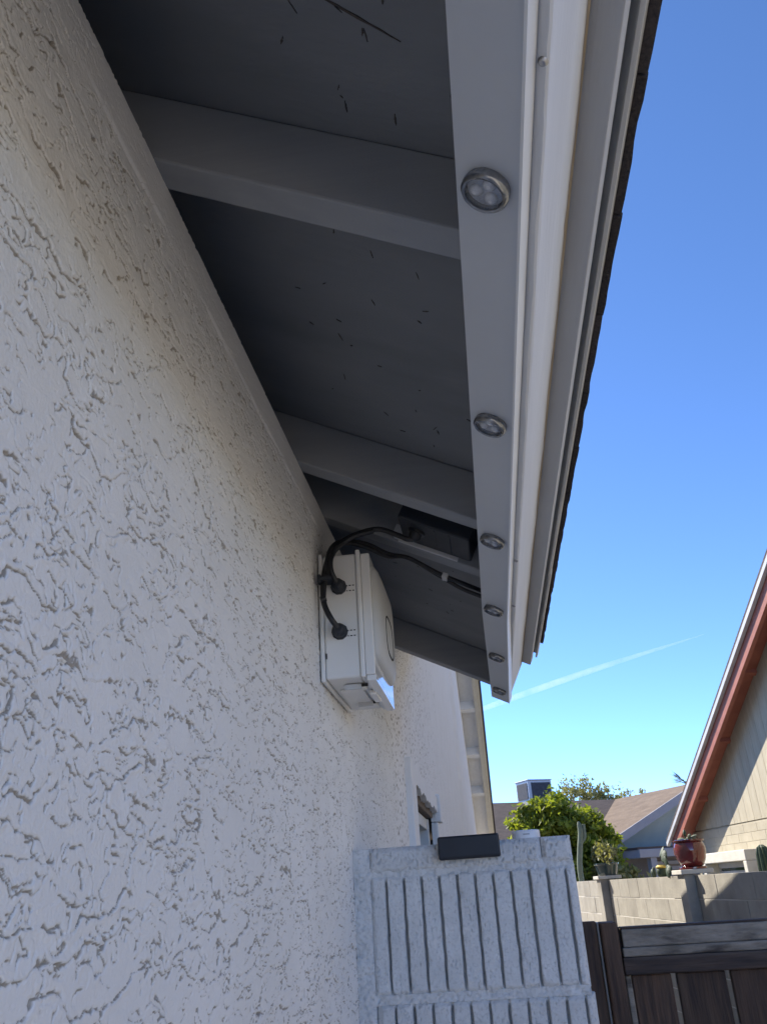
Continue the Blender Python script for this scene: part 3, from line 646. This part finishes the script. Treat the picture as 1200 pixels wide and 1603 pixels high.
# mortar between the courses, and smeared against the house
zz = 1.7765 - H - 0.0085
m = grid_mesh(np.array([0.0, 1.0]), np.array([0.0, 1.0]), lambda Y, Z: Y * 0)
nx, nz = 190, 500
X, Z = np.meshgrid(np.linspace(0.0005, 0.376, nx), np.linspace(0.9, 1.8195, nz), indexing='ij')
ydep = BYF + 0.0040 + 0.0040 * fbm(X*60, Z*60, 31, 3) + 0.0025 * ss(0.25, 0.5, perlin(X*170, Z*170, 33)) - 0.0035 * (X < 0.03) * (1 - 0.4*ss(0.022, 0.03, X))
jz = np.min([np.abs(Z - (1.7765 - H - 0.00425 - j * (H + 0.0085))) for j in range(-1, 5)], axis=0); jz = np.minimum(jz, np.abs(Z - 1.7775))
ydep = ydep + 0.03 * ((jz > 0.008) & (X > 0.029))
co = np.stack([X, ydep, Z], -1).reshape(-1, 3); i = np.arange(nx-1)[:, None]*nz + np.arange(nz-1)[None]
obj('mortar', np_mesh('mortar', [(co, np.stack([i, i+nz, i+nz+1, i+1], -1).reshape(-1, 4))]), M['block'], bw)
MB().box(0.001, 0.025, BYF + 0.009, BYB, 0, 1.8185).build('mortar_fill', M['mortar'], bw)

sol = thing('solar_light', 'black rectangular solar light case on top of the fluted block wall', 'solar light', (0.2035, 1.548, 1.812), 0)
MB().box(-0.0525, 0.0525, -0.016, 0.034, -0.0185, 0.0185).build('case', M['blackbox'], sol, 0.0035, 3)
MB().box(-0.0505, 0.0505, -0.0163, 0.0, -0.0150, -0.0142).build('seam', M['slot'], sol)
sol.rotation_euler = (0, R(-0.2), 0)
wd = thing('white_puck', 'low white oval plastic case on the block wall beside the black solar light', 'case', (0.3035, 1.592, 1.8205))
pts = [(se(2*math.pi*i/40, 2.6)) for i in range(40)]
m = MB(); rg = [(1.0, 0.0), (1.0, 0.0108), (0.97, 0.0128), (0.85, 0.0135)]
for s_, z in rg: m.v += [(0.0245*s_*a, 0.030*s_*c, z) for a, c in pts]
for j in range(3): m.f += [(j*40+i, j*40+(i+1) % 40, (j+1)*40+(i+1) % 40, (j+1)*40+i) for i in range(40)]
m.f += [tuple(range(39, -1, -1)), tuple(range(120, 160))]
m.build('shell', M['white_case'], wd, smooth=True)
MB().box(-0.0055, 0.0055, -0.0304, -0.0290, 0.0055, 0.0072).build('printed_mark', M['mark'], wd)

# ------------------------------------------------------------------ wooden gate
gate = thing('gate', 'dark weathered wooden gate with worn grey top rail', 'gate', (0, 0, 0))
GY = 2.2
def plank(name, x0, x1, y0, y1, z0, z1, mat, parent, seed=0, bev=0.003):
    return MB().box(x0, x1, y0, y1, z0, z1).build(name, mat, parent, bev)
plank('top_rail', 0.5135, 1.53, GY - 0.012, GY + 0.026, 1.603, 1.640, M['woodworn'], gate)
plank('cap_strip', 0.5135, 1.53, GY - 0.010, GY + 0.030, 1.6405, 1.6445, M['woodrail'], gate, bev=0.001)
plank('batten', 0.510, 1.53, GY - 0.018, GY + 0.012, 1.584, 1.6026, M['woodworn'], gate)
plank('rail', 0.507, 1.53, GY - 0.022, GY + 0.016, 1.548, 1.5835, M['woodrail'], gate)
plank('back_rail', 0.514, 1.53, GY + 0.0262, GY + 0.05, 1.55, 1.63, M['woodrail'], gate)
plank('rail', 0.507, 1.53, GY + 0.030, GY + 0.066, 0.40, 0.49, M['woodrail'], gate)
x = 0.5075
plank('stile', x, x + 0.013, GY - 0.006, GY + 0.028, 0.08, 1.5465, M['woodworn'], gate)
x += 0.0145; first = True
while x < 1.5:
    wdt = 0.0875 if first else 0.1065
    plank('picket', x, x + wdt, GY, GY + 0.018, 0.06, 1.5465, M['wood'], gate); x += wdt + 0.0115; first = False
post = thing('gate_post', 'dark square wooden gate post at the left end of the gate', 'post')
plank('shaft', 0.4675, 0.5055, GY - 0.02, GY + 0.05, 0, 1.6565, M['wood'], post, bev=0.004)
plank('edge_strip', 0.5060, 0.5125, GY + 0.004, GY + 0.044, 0, 1.645, M['woodrail'], post)
fp = thing('fence_board', 'single upright dark board between the block wall and the gate post', 'fence board')
plank('board', 0.405, 0.4605, GY, GY + 0.02, 0, 1.660, M['wood'], fp)
plank('steel_edge', 0.4615, 0.4660, GY + 0.0, GY + 0.03, 0, 1.657, M['steel'], fp, bev=0.0005)
plank('board', 0.30, 0.4035, GY + 0.002, GY + 0.022, 0, 1.655, M['wood'], fp)
g2 = thing('side_fence', 'dark board fence carrying on past the gate to the property wall', 'fence')
plank('post', 1.545, 1.635, GY - 0.02, GY + 0.07, 0, 1.66, M['wood'], g2)
x = 1.645
while x < 2.52:
    plank('picket', x, x + 0.138, GY, GY + 0.018, 0.06, 1.62, M['wood'], g2); x += 0.146
plank('rail', 1.636, 2.66, GY - 0.04, GY - 0.002, 1.54, 1.59, M['woodrail'], g2)

# ------------------------------------------------------------------ property wall and neighbour, turned 7 degrees to our wall
NROT = R(7.18); NL = (CAM.x, CAM.y, 0)
pw = thing('property_wall', 'bare grey block boundary wall behind the gate', 'boundary wall', NL, NROT)
PK, PT = 2.84, 1.722
blk = MB().box(0, 0.145, 0, 0.3975, 0, 0.1945).mesh('block', 0.0025); blk.materials.append(M['pblock'])
pil = (8.40, 11.63)
for c in range(4):
    z = PT - 0.203 * (c + 1) + 0.0095; s = 3.0 + (0.2 if c % 2 else 0)
    while s < 15.5:
        inst('block', blk, pw, (PK + random.uniform(-.003, .003), s, z)); s += 0.4015
m = MB().box(PK + 0.0035, PK + 0.15, -6, 26, 0, PT - 0.0035); m.build('mortar', M['pmortar'], pw)
m = MB()
for c in range(4, 9):
    z = PT - 0.203 * (c + 1) + 0.0095; s = -3.0 + (0.2 if c % 2 else 0)
    while s < 16: m.box(PK, PK + 0.145, s, s + 0.392, max(z, 0), z + 0.1935); s += 0.4015
for c in range(4):
    z = PT - 0.203 * (c + 1) + 0.0095; s = -5.0
    while s < 2.6: m.box(PK, PK + 0.145, s, s + 0.392, z, z + 0.1935); s += 0.4015
    s = 15.7
    while s < 25: m.box(PK, PK + 0.145, s, s + 0.392, z, z + 0.1935); s += 0.4015
o = m.build('lower_blocks', M['pblock'], pw); o['kind'] = 'stuff'
PIL = []
for s, wd_, pr_ in ((8.395, 0.20, 0.10), (11.63, 0.20, 0.10)):
    p = MB().box(PK - pr_, PK - 0.002, s - wd_/2, s + wd_/2, 0, PT + 0.012).build('pilaster', M['pblock'], pw, 0.006)
    c = MB().box(PK - pr_ - 0.03, PK + 0.17, s - wd_/2 - 0.03, s + wd_/2 + 0.05, PT + 0.0125, PT + 0.052).build('pilaster_cap', M['pmortar'], pw, 0.006)
    PIL.append(s)

def nloc(k, s, z): 
    c, d = math.cos(NROT), math.sin(NROT); return (NL[0] + k * c - s * d, NL[1] + k * d + s * c, z)
def to_n(o): o.location = NL; o.rotation_euler = (0, 0, NROT); return o

# neighbour's house
nb = thing('neighbour_house', 'cream house with a red-brown gable eave beyond the boundary wall', 'house', NL, NROT)
KW, KB = 4.40, 4.14; RS = 0.505
def nbz(s): return 2.17 + RS * (12.88 - s)      # top of barge line
S_R = 5.2                                       # ridge
def two(fn):   # both slopes of the gable
    for s0, s1, sg in ((12.88, S_R, 1), (2*S_R - 12.88, S_R, -1)): fn(s0, s1, sg)
def zz_(s): return nbz(s) if s >= S_R else nbz(2*S_R - s)
def nslab(k0, k1, d0, d1, s0, s1): 
    return MB().hexa([(k0, s0, zz_(s0)+d0), (k1, s0, zz_(s0)+d0), (k1, s1, zz_(s1)+d0), (k0, s1, zz_(s1)+d0)], [(k0, s0, zz_(s0)+d1), (k1, s0, zz_(s0)+d1), (k1, s1, zz_(s1)+d1), (k0, s1, zz_(s1)+d1)])
for s0 in (12.88, 2*S_R - 12.88):
    nslab(KB - 0.045, KB + 9, -0.012, 0.03, s0, S_R).build('roof', M['roof_dark'], nb)
    nslab(KB - 0.05, KB - 0.004, -0.065, -0.013, s0, S_R).build('drip_edge', M['greyedge'], nb)
    nslab(KB, KB + 0.045, -0.235, -0.0125, s0 - 0.1 * (1 if s0 > S_R else -1), S_R).build('barge_board', M['red'], nb)
    nslab(KB + 0.0455, KW + 0.2, -0.075, -0.05, s0 - 0.05 * (1 if s0 > S_R else -1), S_R).build('soffit', M['red'], nb)
for s in (11.75, 10.6, 9.45, 8.3, 7.15, 6.0):
    z = zz_(s); MB().hexa([(KB+.046, s, z-.12), (KW, s, z-.12), (KW, s+.05, z-.145), (KB+.046, s+.05, z-.145)], [(KB+.046, s, z-.076), (KW, s, z-.076), (KW, s+.05, z-.101), (KB+.046, s+.05, z-.101)]).build('lookout', M['red'], nb)
# vertical siding boards over a block base
ZB = 2.265; s = 12.66
MB().box(KW + 0.03, KW + 6, S_R - (12.6 - S_R), 12.62, 0, 2.2).build('wall_core', M['cream'], nb)
m = MB(); m.poly([(KW + 0.02, 12.62, 2.19), (KW + 0.02, S_R, zz_(S_R) - .1), (KW + 0.02, 2*S_R - 12.62, 2.19)]); m.build('gable_backing', M['siding'], nb)
while s > 3.0:
    wdt = 0.196; a, c = s - wdt, s; za, zc = zz_(a) - 0.08, zz_(c) - 0.08
    if min(za, zc) > ZB + 0.02:
        MB().hexa([(KW, a, ZB), (KW + .02, a, ZB), (KW + .02, c, ZB), (KW, c, ZB)], [(KW, a, za), (KW + .02, a, za), (KW + .02, c, zc), (KW, c, zc)]).build('siding_board', M['siding'], nb)
    s -= 0.203
nblk = MB().box(0, 0.03, 0, 0.3985, 0, 0.098).mesh('block', 0.003); nblk.materials.append(M['cream'])
for c in range(8):
    s = 7.2 + (0.2 if c % 2 else 0)
    while s < 12.3:
        inst('block', nblk, nb, (KW - 0.002, s, ZB - 0.02 - 0.1015 * (c + 1))); s += 0.4015
MB().box(KW + 0.0015, KW + 0.0295, 3.0, 12.62, 0, ZB - 0.012).build('mortar', M['cream'], nb)
# window with a boxed stucco surround
nw = bpy.data.objects.new('window', None); col.objects.link(nw); nw.parent = nb
WA, WB = 10.40, 11.85
MB().box(KW - 0.22, KW - 0.003, WA, WB, 1.835, 1.955).build('surround_head', M['cream_stucco'], nw, 0.01)
MB().box(KW - 0.22, KW - 0.003, WA, WA + 0.10, 0.9, 1.834).build('surround_side', M['cream_stucco'], nw, 0.01)
MB().box(KW - 0.22, KW - 0.003, WB - 0.10, WB, 0.9, 1.834).build('surround_side', M['cream_stucco'], nw, 0.01)
MB().box(KW - 0.24, KW - 0.003, WA - .02, WB + .02, 0.78, 0.899).build('surround_sill', M['cream_stucco'], nw, 0.01)
m = MB(); m.box(KW - 0.05, KW - .004, WA + .101, WB - .101, 1.77, 1.833); m.box(KW - 0.05, KW - .004, WA + .101, WA + .15, .901, 1.769); m.box(KW - 0.05, KW - .004, WB - .15, WB - .101, .901, 1.769)
m.build('frame', M['winframe'], nw)
MB().box(KW - 0.03, KW - .02, WA + .151, WB - .151, .901, 1.769).build('pane', M['win'], nw)
MB().box(KW - 0.045, KW - .031, WA + .151, WB - .151, 1.70, 1.735).build('sash_bar', M['winframe'], nw)

# ------------------------------------------------------------------ pots and cacti along the boundary wall
def pad(m, c, r, ang, yaw, th=0.22):
    Mx = (Matrix.Rotation(yaw, 3, 'Z') @ Matrix.Rotation(ang, 3, 'Y')); m.blob(c, r * th, r * 0.72, r, Mx, 14, 9)
CT = PT + 0.052
p = thing('flower_pot', 'glossy oxblood red pot standing on the right-hand wall pilaster', 'pot', nloc(PK + 0.03, PIL[0], CT))
MB().lathe([(0.118, 0.0), (0.125, 0.004), (0.125, 0.018), (0.110, 0.022)], seg=40).build('saucer', M['redpot'], p, smooth=True)
MB().lathe([(0.085, 0.0225), (0.098, 0.028), (0.128, 0.085), (0.142, 0.145), (0.142, 0.185), (0.130, 0.222), (0.122, 0.234), (0.140, 0.240), (0.142, 0.252), (0.130, 0.254), (0.112, 0.243), (0.10, 0.225)], seg=48).build('pot', M['redpot'], p, smooth=True)
MB().lathe([(0.105, 0.226), (0.06, 0.236), (0.001, 0.240)], seg=24).build('soil', M['soil'], p)
pc = thing('cactus_stub', 'small sprawling succulent shoots growing in the red pot', 'succulent', nloc(PK + 0.03, PIL[0], CT + 0.236))
m = MB(); rr = random.Random(4)
for a, l, e in ((0.4, .10, .3), (2.2, .12, .25), (3.6, .10, .15), (5.0, .09, .9), (5.6, .11, .5), (1.2, .07, .6), (4.3, .10, .1)):
    d = Vector((math.cos(a), math.sin(a), e)).normalized(); m.tube(spline([(0, 0, 0), d * l * .5 + Vector((0, 0, .012)), d * l], 4), [.011, .013, .013, .013, .014, .014, .013, .012, .008], 8)
m.build('shoots', M['cactus_pale'], pc, smooth=True)
m = MB(); m.tube([(-.03, -.05, 0), (-.03, -.06, .05)], .008, 8); m.blob((-.03, -.065, .075), .016, .022, .03); m.build('bud', M['cactus'], pc, smooth=True)

p2 = thing('flower_pot', 'dark green glazed pot on the left-hand wall pilaster', 'pot', nloc(PK + 0.03, PIL[1], CT))
MB().lathe([(0.095, 0), (0.115, 0.006), (0.138, 0.10), (0.148, 0.125), (0.158, 0.13), (0.158, 0.146), (0.14, 0.148), (0.128, 0.125), (0.1, 0.118)], seg=40).build('pot', M['darkpot'], p2, smooth=True)
MB().lathe([(0.125, 0.119), (0.001, 0.128)], seg=24).build('soil', M['soil'], p2)
def leafy(name, label, base, pts, size, mat, stemr=0.006, cat='plant', rnd=None, nleaf=14):
    t = thing(name, label, cat, base); rnd = rnd or random.Random(1); st = MB(); lf = MB()
    for q in pts:
        sp = spline([(0, 0, 0), Vector(q) * .5 + Vector((0, 0, .03)), q], 5); st.tube(sp, stemr, 6)
        for _ in range(nleaf):
            c = sp[rnd.randint(3, len(sp)-1)] + Vector((rnd.gauss(0, size), rnd.gauss(0, size), rnd.gauss(0, size)))
            quad_leaf(lf, c, size * rnd.uniform(.7, 1.3), rnd)
    st.build('stems', M['bark'], t); lf.build('leaves', mat, t); return t
def quad_leaf(m, c, s, rnd, up=0.3, asp=0.5):
    d = Vector((rnd.gauss(0, 1), rnd.gauss(0, 1), rnd.gauss(0, 1) + up)).normalized(); n = d.cross(Vector((rnd.gauss(0, 1), rnd.gauss(0, 1), rnd.gauss(0, 1)))).normalized(); b_ = d.cross(n)
    c = Vector(c); a0 = c - d * s; a1 = c + d * s; l = c + n * s * asp + b_ * s * .18; r = c - n * s * asp + b_ * s * .18
    i = len(m.v); m.v += [tuple(a0), tuple(r), tuple(a1), tuple(l)]; m.f += [(i, i+1, i+2), (i, i+2, i+3)]
leafy('potted_shrub', 'grey-green bushy succulent rising from the dark green pot', nloc(PK + 0.03, PIL[1], CT + .12), [(0.05, .05, .20), (-.05, .08, .24), (.08, -.08, .22), (-.06, -.10, .17), (0, .02, .32), (.12, -.16, .12), (.05, -.20, .05)], 0.035, M['olive'], nleaf=26)

bc = thing('barrel_cactus', 'little round cactus with a yellow crown on the boundary wall', 'cactus', nloc(PK + 0.05, 9.42, PT))
MB().blob((0, 0, 0.05), .055, .055, .062, seg=18, rings=10, jit=.05).build('body', M['cactus'], bc, smooth=True)
MB().lathe([(0.052, 0.0), (0.056, 0.012), (0.036, 0.030), (0.030, 0.022)], Matrix.Translation((0, 0, 0.085)), seg=18).build('yellow_crown', M['yellow'], bc, smooth=True)
s2 = thing('small_cactus', 'short dark cactus left of the yellow-crowned one on the wall', 'cactus', nloc(PK + 0.05, 9.72, PT))
m = MB(); m.blob((0, 0, .04), .03, .04, .05, seg=12, rings=8, jit=.08); m.blob((0, -.05, .055), .018, .02, .05, jit=.05); m.build('body', M['cactus'], s2, smooth=True)
pp = thing('prickly_pear', 'dark prickly pear leaning out left of the red pot', 'cactus', nloc(PK + 0.0, 9.06, PT))
m = MB()
for c, r, a, yw in (((0, -.03, .05), .062, .1, .4), ((0, .0, .13), .060, -.15, .2), ((0, .06, .19), .062, .3, .5), ((0, .14, .235), .056, .5, .1), ((0, -.09, .06), .045, .4, .8)): pad(m, c, r, a, yw)
m.build('pads', M['cactus'], pp, smooth=True)
tc_ = thing('column_cactus', 'ribbed green column cactus behind the boundary wall at the right edge', 'cactus', nloc(PK + 0.42, 7.72, 0))
m = MB(); n0 = 24; prof = [(0.062, 0), (.064, 1.2), (.064, 1.75), (.058, 1.86), (.042, 1.91), (.015, 1.93)]
for r_, z in prof:
    for i in range(n0):
        a = 2 * math.pi * i / n0; q = r_ * (1.0 if i % 2 else .8); m.v.append((q*math.cos(a), q*math.sin(a), z))
for j in range(len(prof) - 1): m.f += [(j*n0+i, j*n0+(i+1) % n0, (j+1)*n0+(i+1) % n0, (j+1)*n0+i) for i in range(n0)]
m.f.append(tuple(range((len(prof)-1)*n0, len(prof)*n0))); m.build('stem', M['cactus'], tc_)
# a tall pale cactus in front of the tree
pcx = thing('column_cactus', 'tall pale grey-green cactus stem standing in front of the citrus tree', 'cactus', (1.50, 13.9, 0))
MB().tube(spline([(0, 0, 0), (0, 0, 1.3), (-.02, 0, 1.85), (0.02, 0, 2.15), (.07, 0, 2.4), (.06, 0, 2.56)], 6), [.042]*20 + [.042]*6 + [.04, .038, .034, .026, .012], 10).build('stem', M['cactus_pale'], pcx, smooth=True)
MB().tube(spline([(.05, 0, 2.25), (.12, 0, 2.33), (.13, 0, 2.52)], 6), .024, 8).build('arm', M['cactus_pale'], pcx, smooth=True)

# ------------------------------------------------------------------ trees
def tree(name, label, base, trunk_h, blobs, nleaf, size, mat, seed, group=None, tr=0.07, asp=.5, hollow=.45):
    t = thing(name, label, 'tree', base, 0, group); rnd = random.Random(seed); tk = MB()
    tk.tube(spline([(0, 0, 0), (.05, .02, trunk_h*.5), (0, 0, trunk_h)], 5), [tr*1.4 - tr*.5*i/10 for i in range(11)], 9)
    lf = MB(); tot = sum(b_[3]**2 for b_ in blobs)
    for (x, y, z, r_) in blobs:
        tk.tube(spline([(0, 0, trunk_h*.9), (x*.5, y*.5, (trunk_h+z)*.5), (x, y, z)], 4), [tr*.6 - tr*.05*i for i in range(9)], 6)
        n = int(nleaf * r_**2 / tot); cl = []
        for _ in range(max(6, n // 26)):
            d = Vector((rnd.gauss(0, 1), rnd.gauss(0, 1), rnd.gauss(0, 1))).normalized(); cl.append((Vector((x, y, z)) + d * r_ * rnd.uniform(hollow, 1.0), r_ * rnd.uniform(.14, .26)))
        for _ in range(n):
            c, q = rnd.choice(cl); quad_leaf(lf, c + Vector((rnd.gauss(0, q*.7), rnd.gauss(0, q*.7), rnd.gauss(0, q*.6))), size * rnd.uniform(.6, 1.3), rnd, .2, asp)
    tk.build('trunk', M['bark'], t, smooth=True); lf.build('crown', mat, t); return t
tree('citrus_tree', 'dense bright green citrus tree above the end of the block wall', (1.42, 16.2, 0), 1.1,
     [(-.45, 0, 2.55, .50), (0.0, -.1, 2.7, .50), (.35, 0, 2.45, .50), (-.35, 0, 2.0, .55), (.25, -.1, 1.9, .62), (.62, .05, 1.95, .45), (.70, 0, 2.35, .35), (-.6, 0, 2.25, .35), (.1, 0, 1.3, .6), (.55, 0, 1.4, .45), (-.15, -.1, 2.85, .32), (-.55, -.1, 2.75, .3)], 21000, 0.062, M['citrus'], 2)
tree('garden_shrub', 'small bright green shoot beside the block wall under the citrus tree', (1.36, 14.6, 0), 1.5,
     [(0, 0, 1.95, .10), (.03, 0, 2.05, .08), (-.05, 0, 1.85, .08)], 150, 0.05, M['citrus'], 8, tr=.015)
tree('garden_shrub', 'dark low shrub behind the dark green pot', (2.15, 15.6, 0), 1.0, [(0, 0, 1.7, .42), (.25, 0, 1.55, .35), (-.1, 0, 2.1, .25)], 1700, 0.06, M['olive'], 9, tr=.03)
tree('far_tree', 'sparse olive-coloured tree rising behind the far roof', (3.9, 34, 0), 2.6,
     [(-1.3, 0, 4.2, .8), (-.5, 0, 4.55, .8), (.3, 0, 4.55, .75), (1.1, 0, 4.3, .7), (1.75, 0, 4.2, .55), (-1.9, 0, 3.9, .5), (.5, .2, 3.8, .9), (1.3, 0, 3.7, .6)], 6500, 0.075, M['olive'], 12, tr=.10, hollow=.3)
def palm(label, base, h, n, l, seed):
    t = thing('palm_tree', label, 'palm tree', base); rnd = random.Random(seed)
    MB().tube(spline([(0, 0, 0), (.1, 0, h*.5), (0, 0, h)], 5), .14, 9).build('trunk', M['bark'], t)
    lf = MB()
    for i in range(n):
        a = 2 * math.pi * i / n + rnd.uniform(-.2, .2); e = rnd.uniform(-.5, 1.0); d = Vector((math.cos(a), math.sin(a), e)).normalized(); sd = d.cross(Vector((0, 0, 1))).normalized()
        for k in range(9):   # fan of narrow blades
            q = (d + sd * (k - 4) * .16).normalized(); p0 = Vector((0, 0, h)) + d * l * .35; p1 = p0 + q * l * rnd.uniform(.5, .75) + Vector((0, 0, -.12 * abs(k-4) * .2)); ww = q.cross(d.cross(sd)).normalized() * .03
            i0 = len(lf.v); lf.v += [tuple(p0), tuple(p0.lerp(p1, .5) + ww), tuple(p1), tuple(p0.lerp(p1, .5) - ww)]; lf.f.append((i0, i0+1, i0+2, i0+3))
        lf.tube([(0, 0, h), tuple(Vector((0, 0, h)) + d * l * .36)], .02, 5)
    lf.build('fronds', M['palm'], t)
palm('fan palm crown showing past the neighbour\'s grey roof edge', (9.0, 40, 0), 5.3, 16, 0.9, 5)
palm('small feathery palm left of the rooftop cooler', (1.25, 30, 0), 3.75, 14, 0.75, 6)

# ------------------------------------------------------------------ far house with rooftop cooler
fh = thing('far_house', 'brown-roofed house with a sage green gable in the distance', 'house', (4.65, 20.0, 0), R(25.6))
RZ, SL = 3.47, 0.457
def fz(d): return RZ - SL * d
def slope_x(x0, x1, y0, y1, t=0.06):     # roof sheet falling away from the ridge x = 0
    lo = [(x0, y0, fz(abs(x0))), (x1, y0, fz(abs(x1))), (x1, y1, fz(abs(x1))), (x0, y1, fz(abs(x0)))]
    return MB().hexa(lo, [(p[0], p[1], p[2] + t) for p in lo])
YR = 2.94
slope_x(-2.45, 0, -0.25, YR).build('wing_roof', M['roof_tan'], fh)
slope_x(0, 2.8, -0.25, YR).build('wing_roof', M['roof_tan'], fh)
for s0, s1 in ((-2.47, -0.0), (0.0, 2.82)):
    lo = [(s0, -0.29, fz(abs(s0)) - .11), (s1, -0.29, fz(abs(s1)) - .11), (s1, -0.2515, fz(abs(s1)) - .11), (s0, -0.2515, fz(abs(s0)) - .11)]
    MB().hexa(lo, [(p[0], p[1], p[2] + .175) for p in lo]).build('barge_board', M['lavender'], fh)
MB().prism([(-2.05, 0), (2.3, 0), (2.3, fz(2.3) - .01), (0, RZ - .01), (-2.05, fz(2.05) - .01)], lambda x, z: (x, 0.15, z), lambda x, z: (x, YR, z)).build('wall', M['sage'], fh)
for k in range(3):
    MB().box(-0.28 + .05*k, 0.28 - .05*k, 0.13, 0.149, 2.86 + .09*k, 2.92 + .09*k).build('gable_vent_slat', M['porch'], fh)
lo = [(-12, YR - 2.95, fz(2.95) - .002), (-0.05, YR - 2.95, fz(2.95) - .002), (-0.05, YR, RZ - .002), (-12, YR, RZ - .002)]
MB().hexa(lo, [(p[0], p[1], p[2] + .06) for p in lo]).build('main_roof', M['roof_dark'], fh)
lo = [(-12, YR + 3, fz(3)), (3, YR + 3, fz(3)), (3, YR + .001, RZ), (-12, YR + .001, RZ)]
MB().hexa(lo, [(p[0], p[1], p[2] + .06) for p in lo]).build('main_roof', M['roof_dark'], fh)
MB().box(-11.6, -2.06, 0.45, YR + 2.5, 0, 2.28).build('wall', M['sage'], fh)
MB().box(-2.0, 2.3, -0.62, 0.13, 2.07, 2.23).build('porch_fascia', M['lavender'], fh, 0.01)
MB().box(-2.02, 2.3, -0.60, 0.14, 2.231, 2.27).build('porch_roof', M['roof_dark'], fh)
for x in (-1.72, 0.4): MB().box(x, x + .14, -0.56, -0.42, 0, 2.068).build('porch_post', M['lavender'], fh)
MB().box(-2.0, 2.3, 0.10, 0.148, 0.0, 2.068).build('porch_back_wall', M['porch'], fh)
MB().box(-1.25, 0.2, 0.06, 0.098, 1.2, 2.0).build('porch_window', M['lavender'], fh, 0.01)
for k in range(4): MB().box(-1.22, 0.17, 0.048, 0.059, 1.56 + .11*k, 1.60 + .11*k).build('shutter_slat', M['brown_sill'], fh)

ac = thing('rooftop_cooler', 'boxy grey evaporative cooler with dark louvred sides on the far roof', 'cooler', (1.34, 21.55, 3.42), R(28))
MB().box(-0.32, 0.32, -0.30, 0.30, 0.0, 0.56).build('cabinet', M['galv'], ac, 0.01)
MB().box(-0.24, 0.28, -0.312, -0.301, 0.14, 0.51).build('louvre_panel', M['louver'], ac)
for k in range(6): MB().box(-0.24, 0.28, -0.320, -0.313, 0.16 + .06*k, 0.17 + .06*k).build('louvre', M['louver'], ac)
MB().box(-0.332, -0.321, -0.24, 0.24, 0.14, 0.51).build('louvre_panel', M['louver'], ac)
MB().box(-0.34, 0.34, -0.32, 0.32, 0.561, 0.585).build('lid', M['galv'], ac, 0.01)
for x in (-.28, .28):
    for y in (-.26, .26): MB().box(x - .02, x + .02, y - .02, y + .02, -0.35, -0.001).build('leg', M['galv'], ac)

# ------------------------------------------------------------------ contrail
ctm = bpy.data.materials.new('contrail_ice'); ctm.use_nodes = True; n = ctm.node_tree; n.nodes.clear()
ou = n.nodes.new('ShaderNodeOutputMaterial'); pv = n.nodes.new('ShaderNodeVolumePrincipled'); pv.inputs['Color'].default_value = (1, 1, 1, 1); pv.inputs['Anisotropy'].default_value = 0.3
tcn = n.nodes.new('ShaderNodeTexCoord'); tn = n.nodes.new('ShaderNodeTexNoise'); tn.inputs['Scale'].default_value = 0.012; tn.inputs['Detail'].default_value = 3
mr = n.nodes.new('ShaderNodeMapRange'); mr.inputs['From Min'].default_value = 0.2; mr.inputs['From Max'].default_value = 0.75; mr.inputs['To Min'].default_value = 0.0; mr.inputs['To Max'].default_value = 0.015
n.links.new(tcn.outputs['Object'], tn.inputs['Vector']); n.links.new(tn.outputs['Fac'], mr.inputs[0]); n.links.new(mr.outputs[0], pv.inputs['Density']); n.links.new(pv.outputs[0], ou.inputs['Volume'])
B, C_ = Vector((0.112, 0.971, 0.213)), Vector((0.255, 0.94, 0.240)); A = B + (Vector((0.009, 0.982, 0.188)) - B) * 1.7; D = 4000
ctp = spline([A * D, B * D * 1.0, C_ * D], 12)
o = MB().tube(ctp, [2 + 13 * math.sin(math.pi * min(1, (i / 24) ** 0.75)) for i in range(25)], 12).build('contrail', ctm, None, smooth=True)
tag(o, 'thin white contrail streak low in the blue sky', 'contrail')
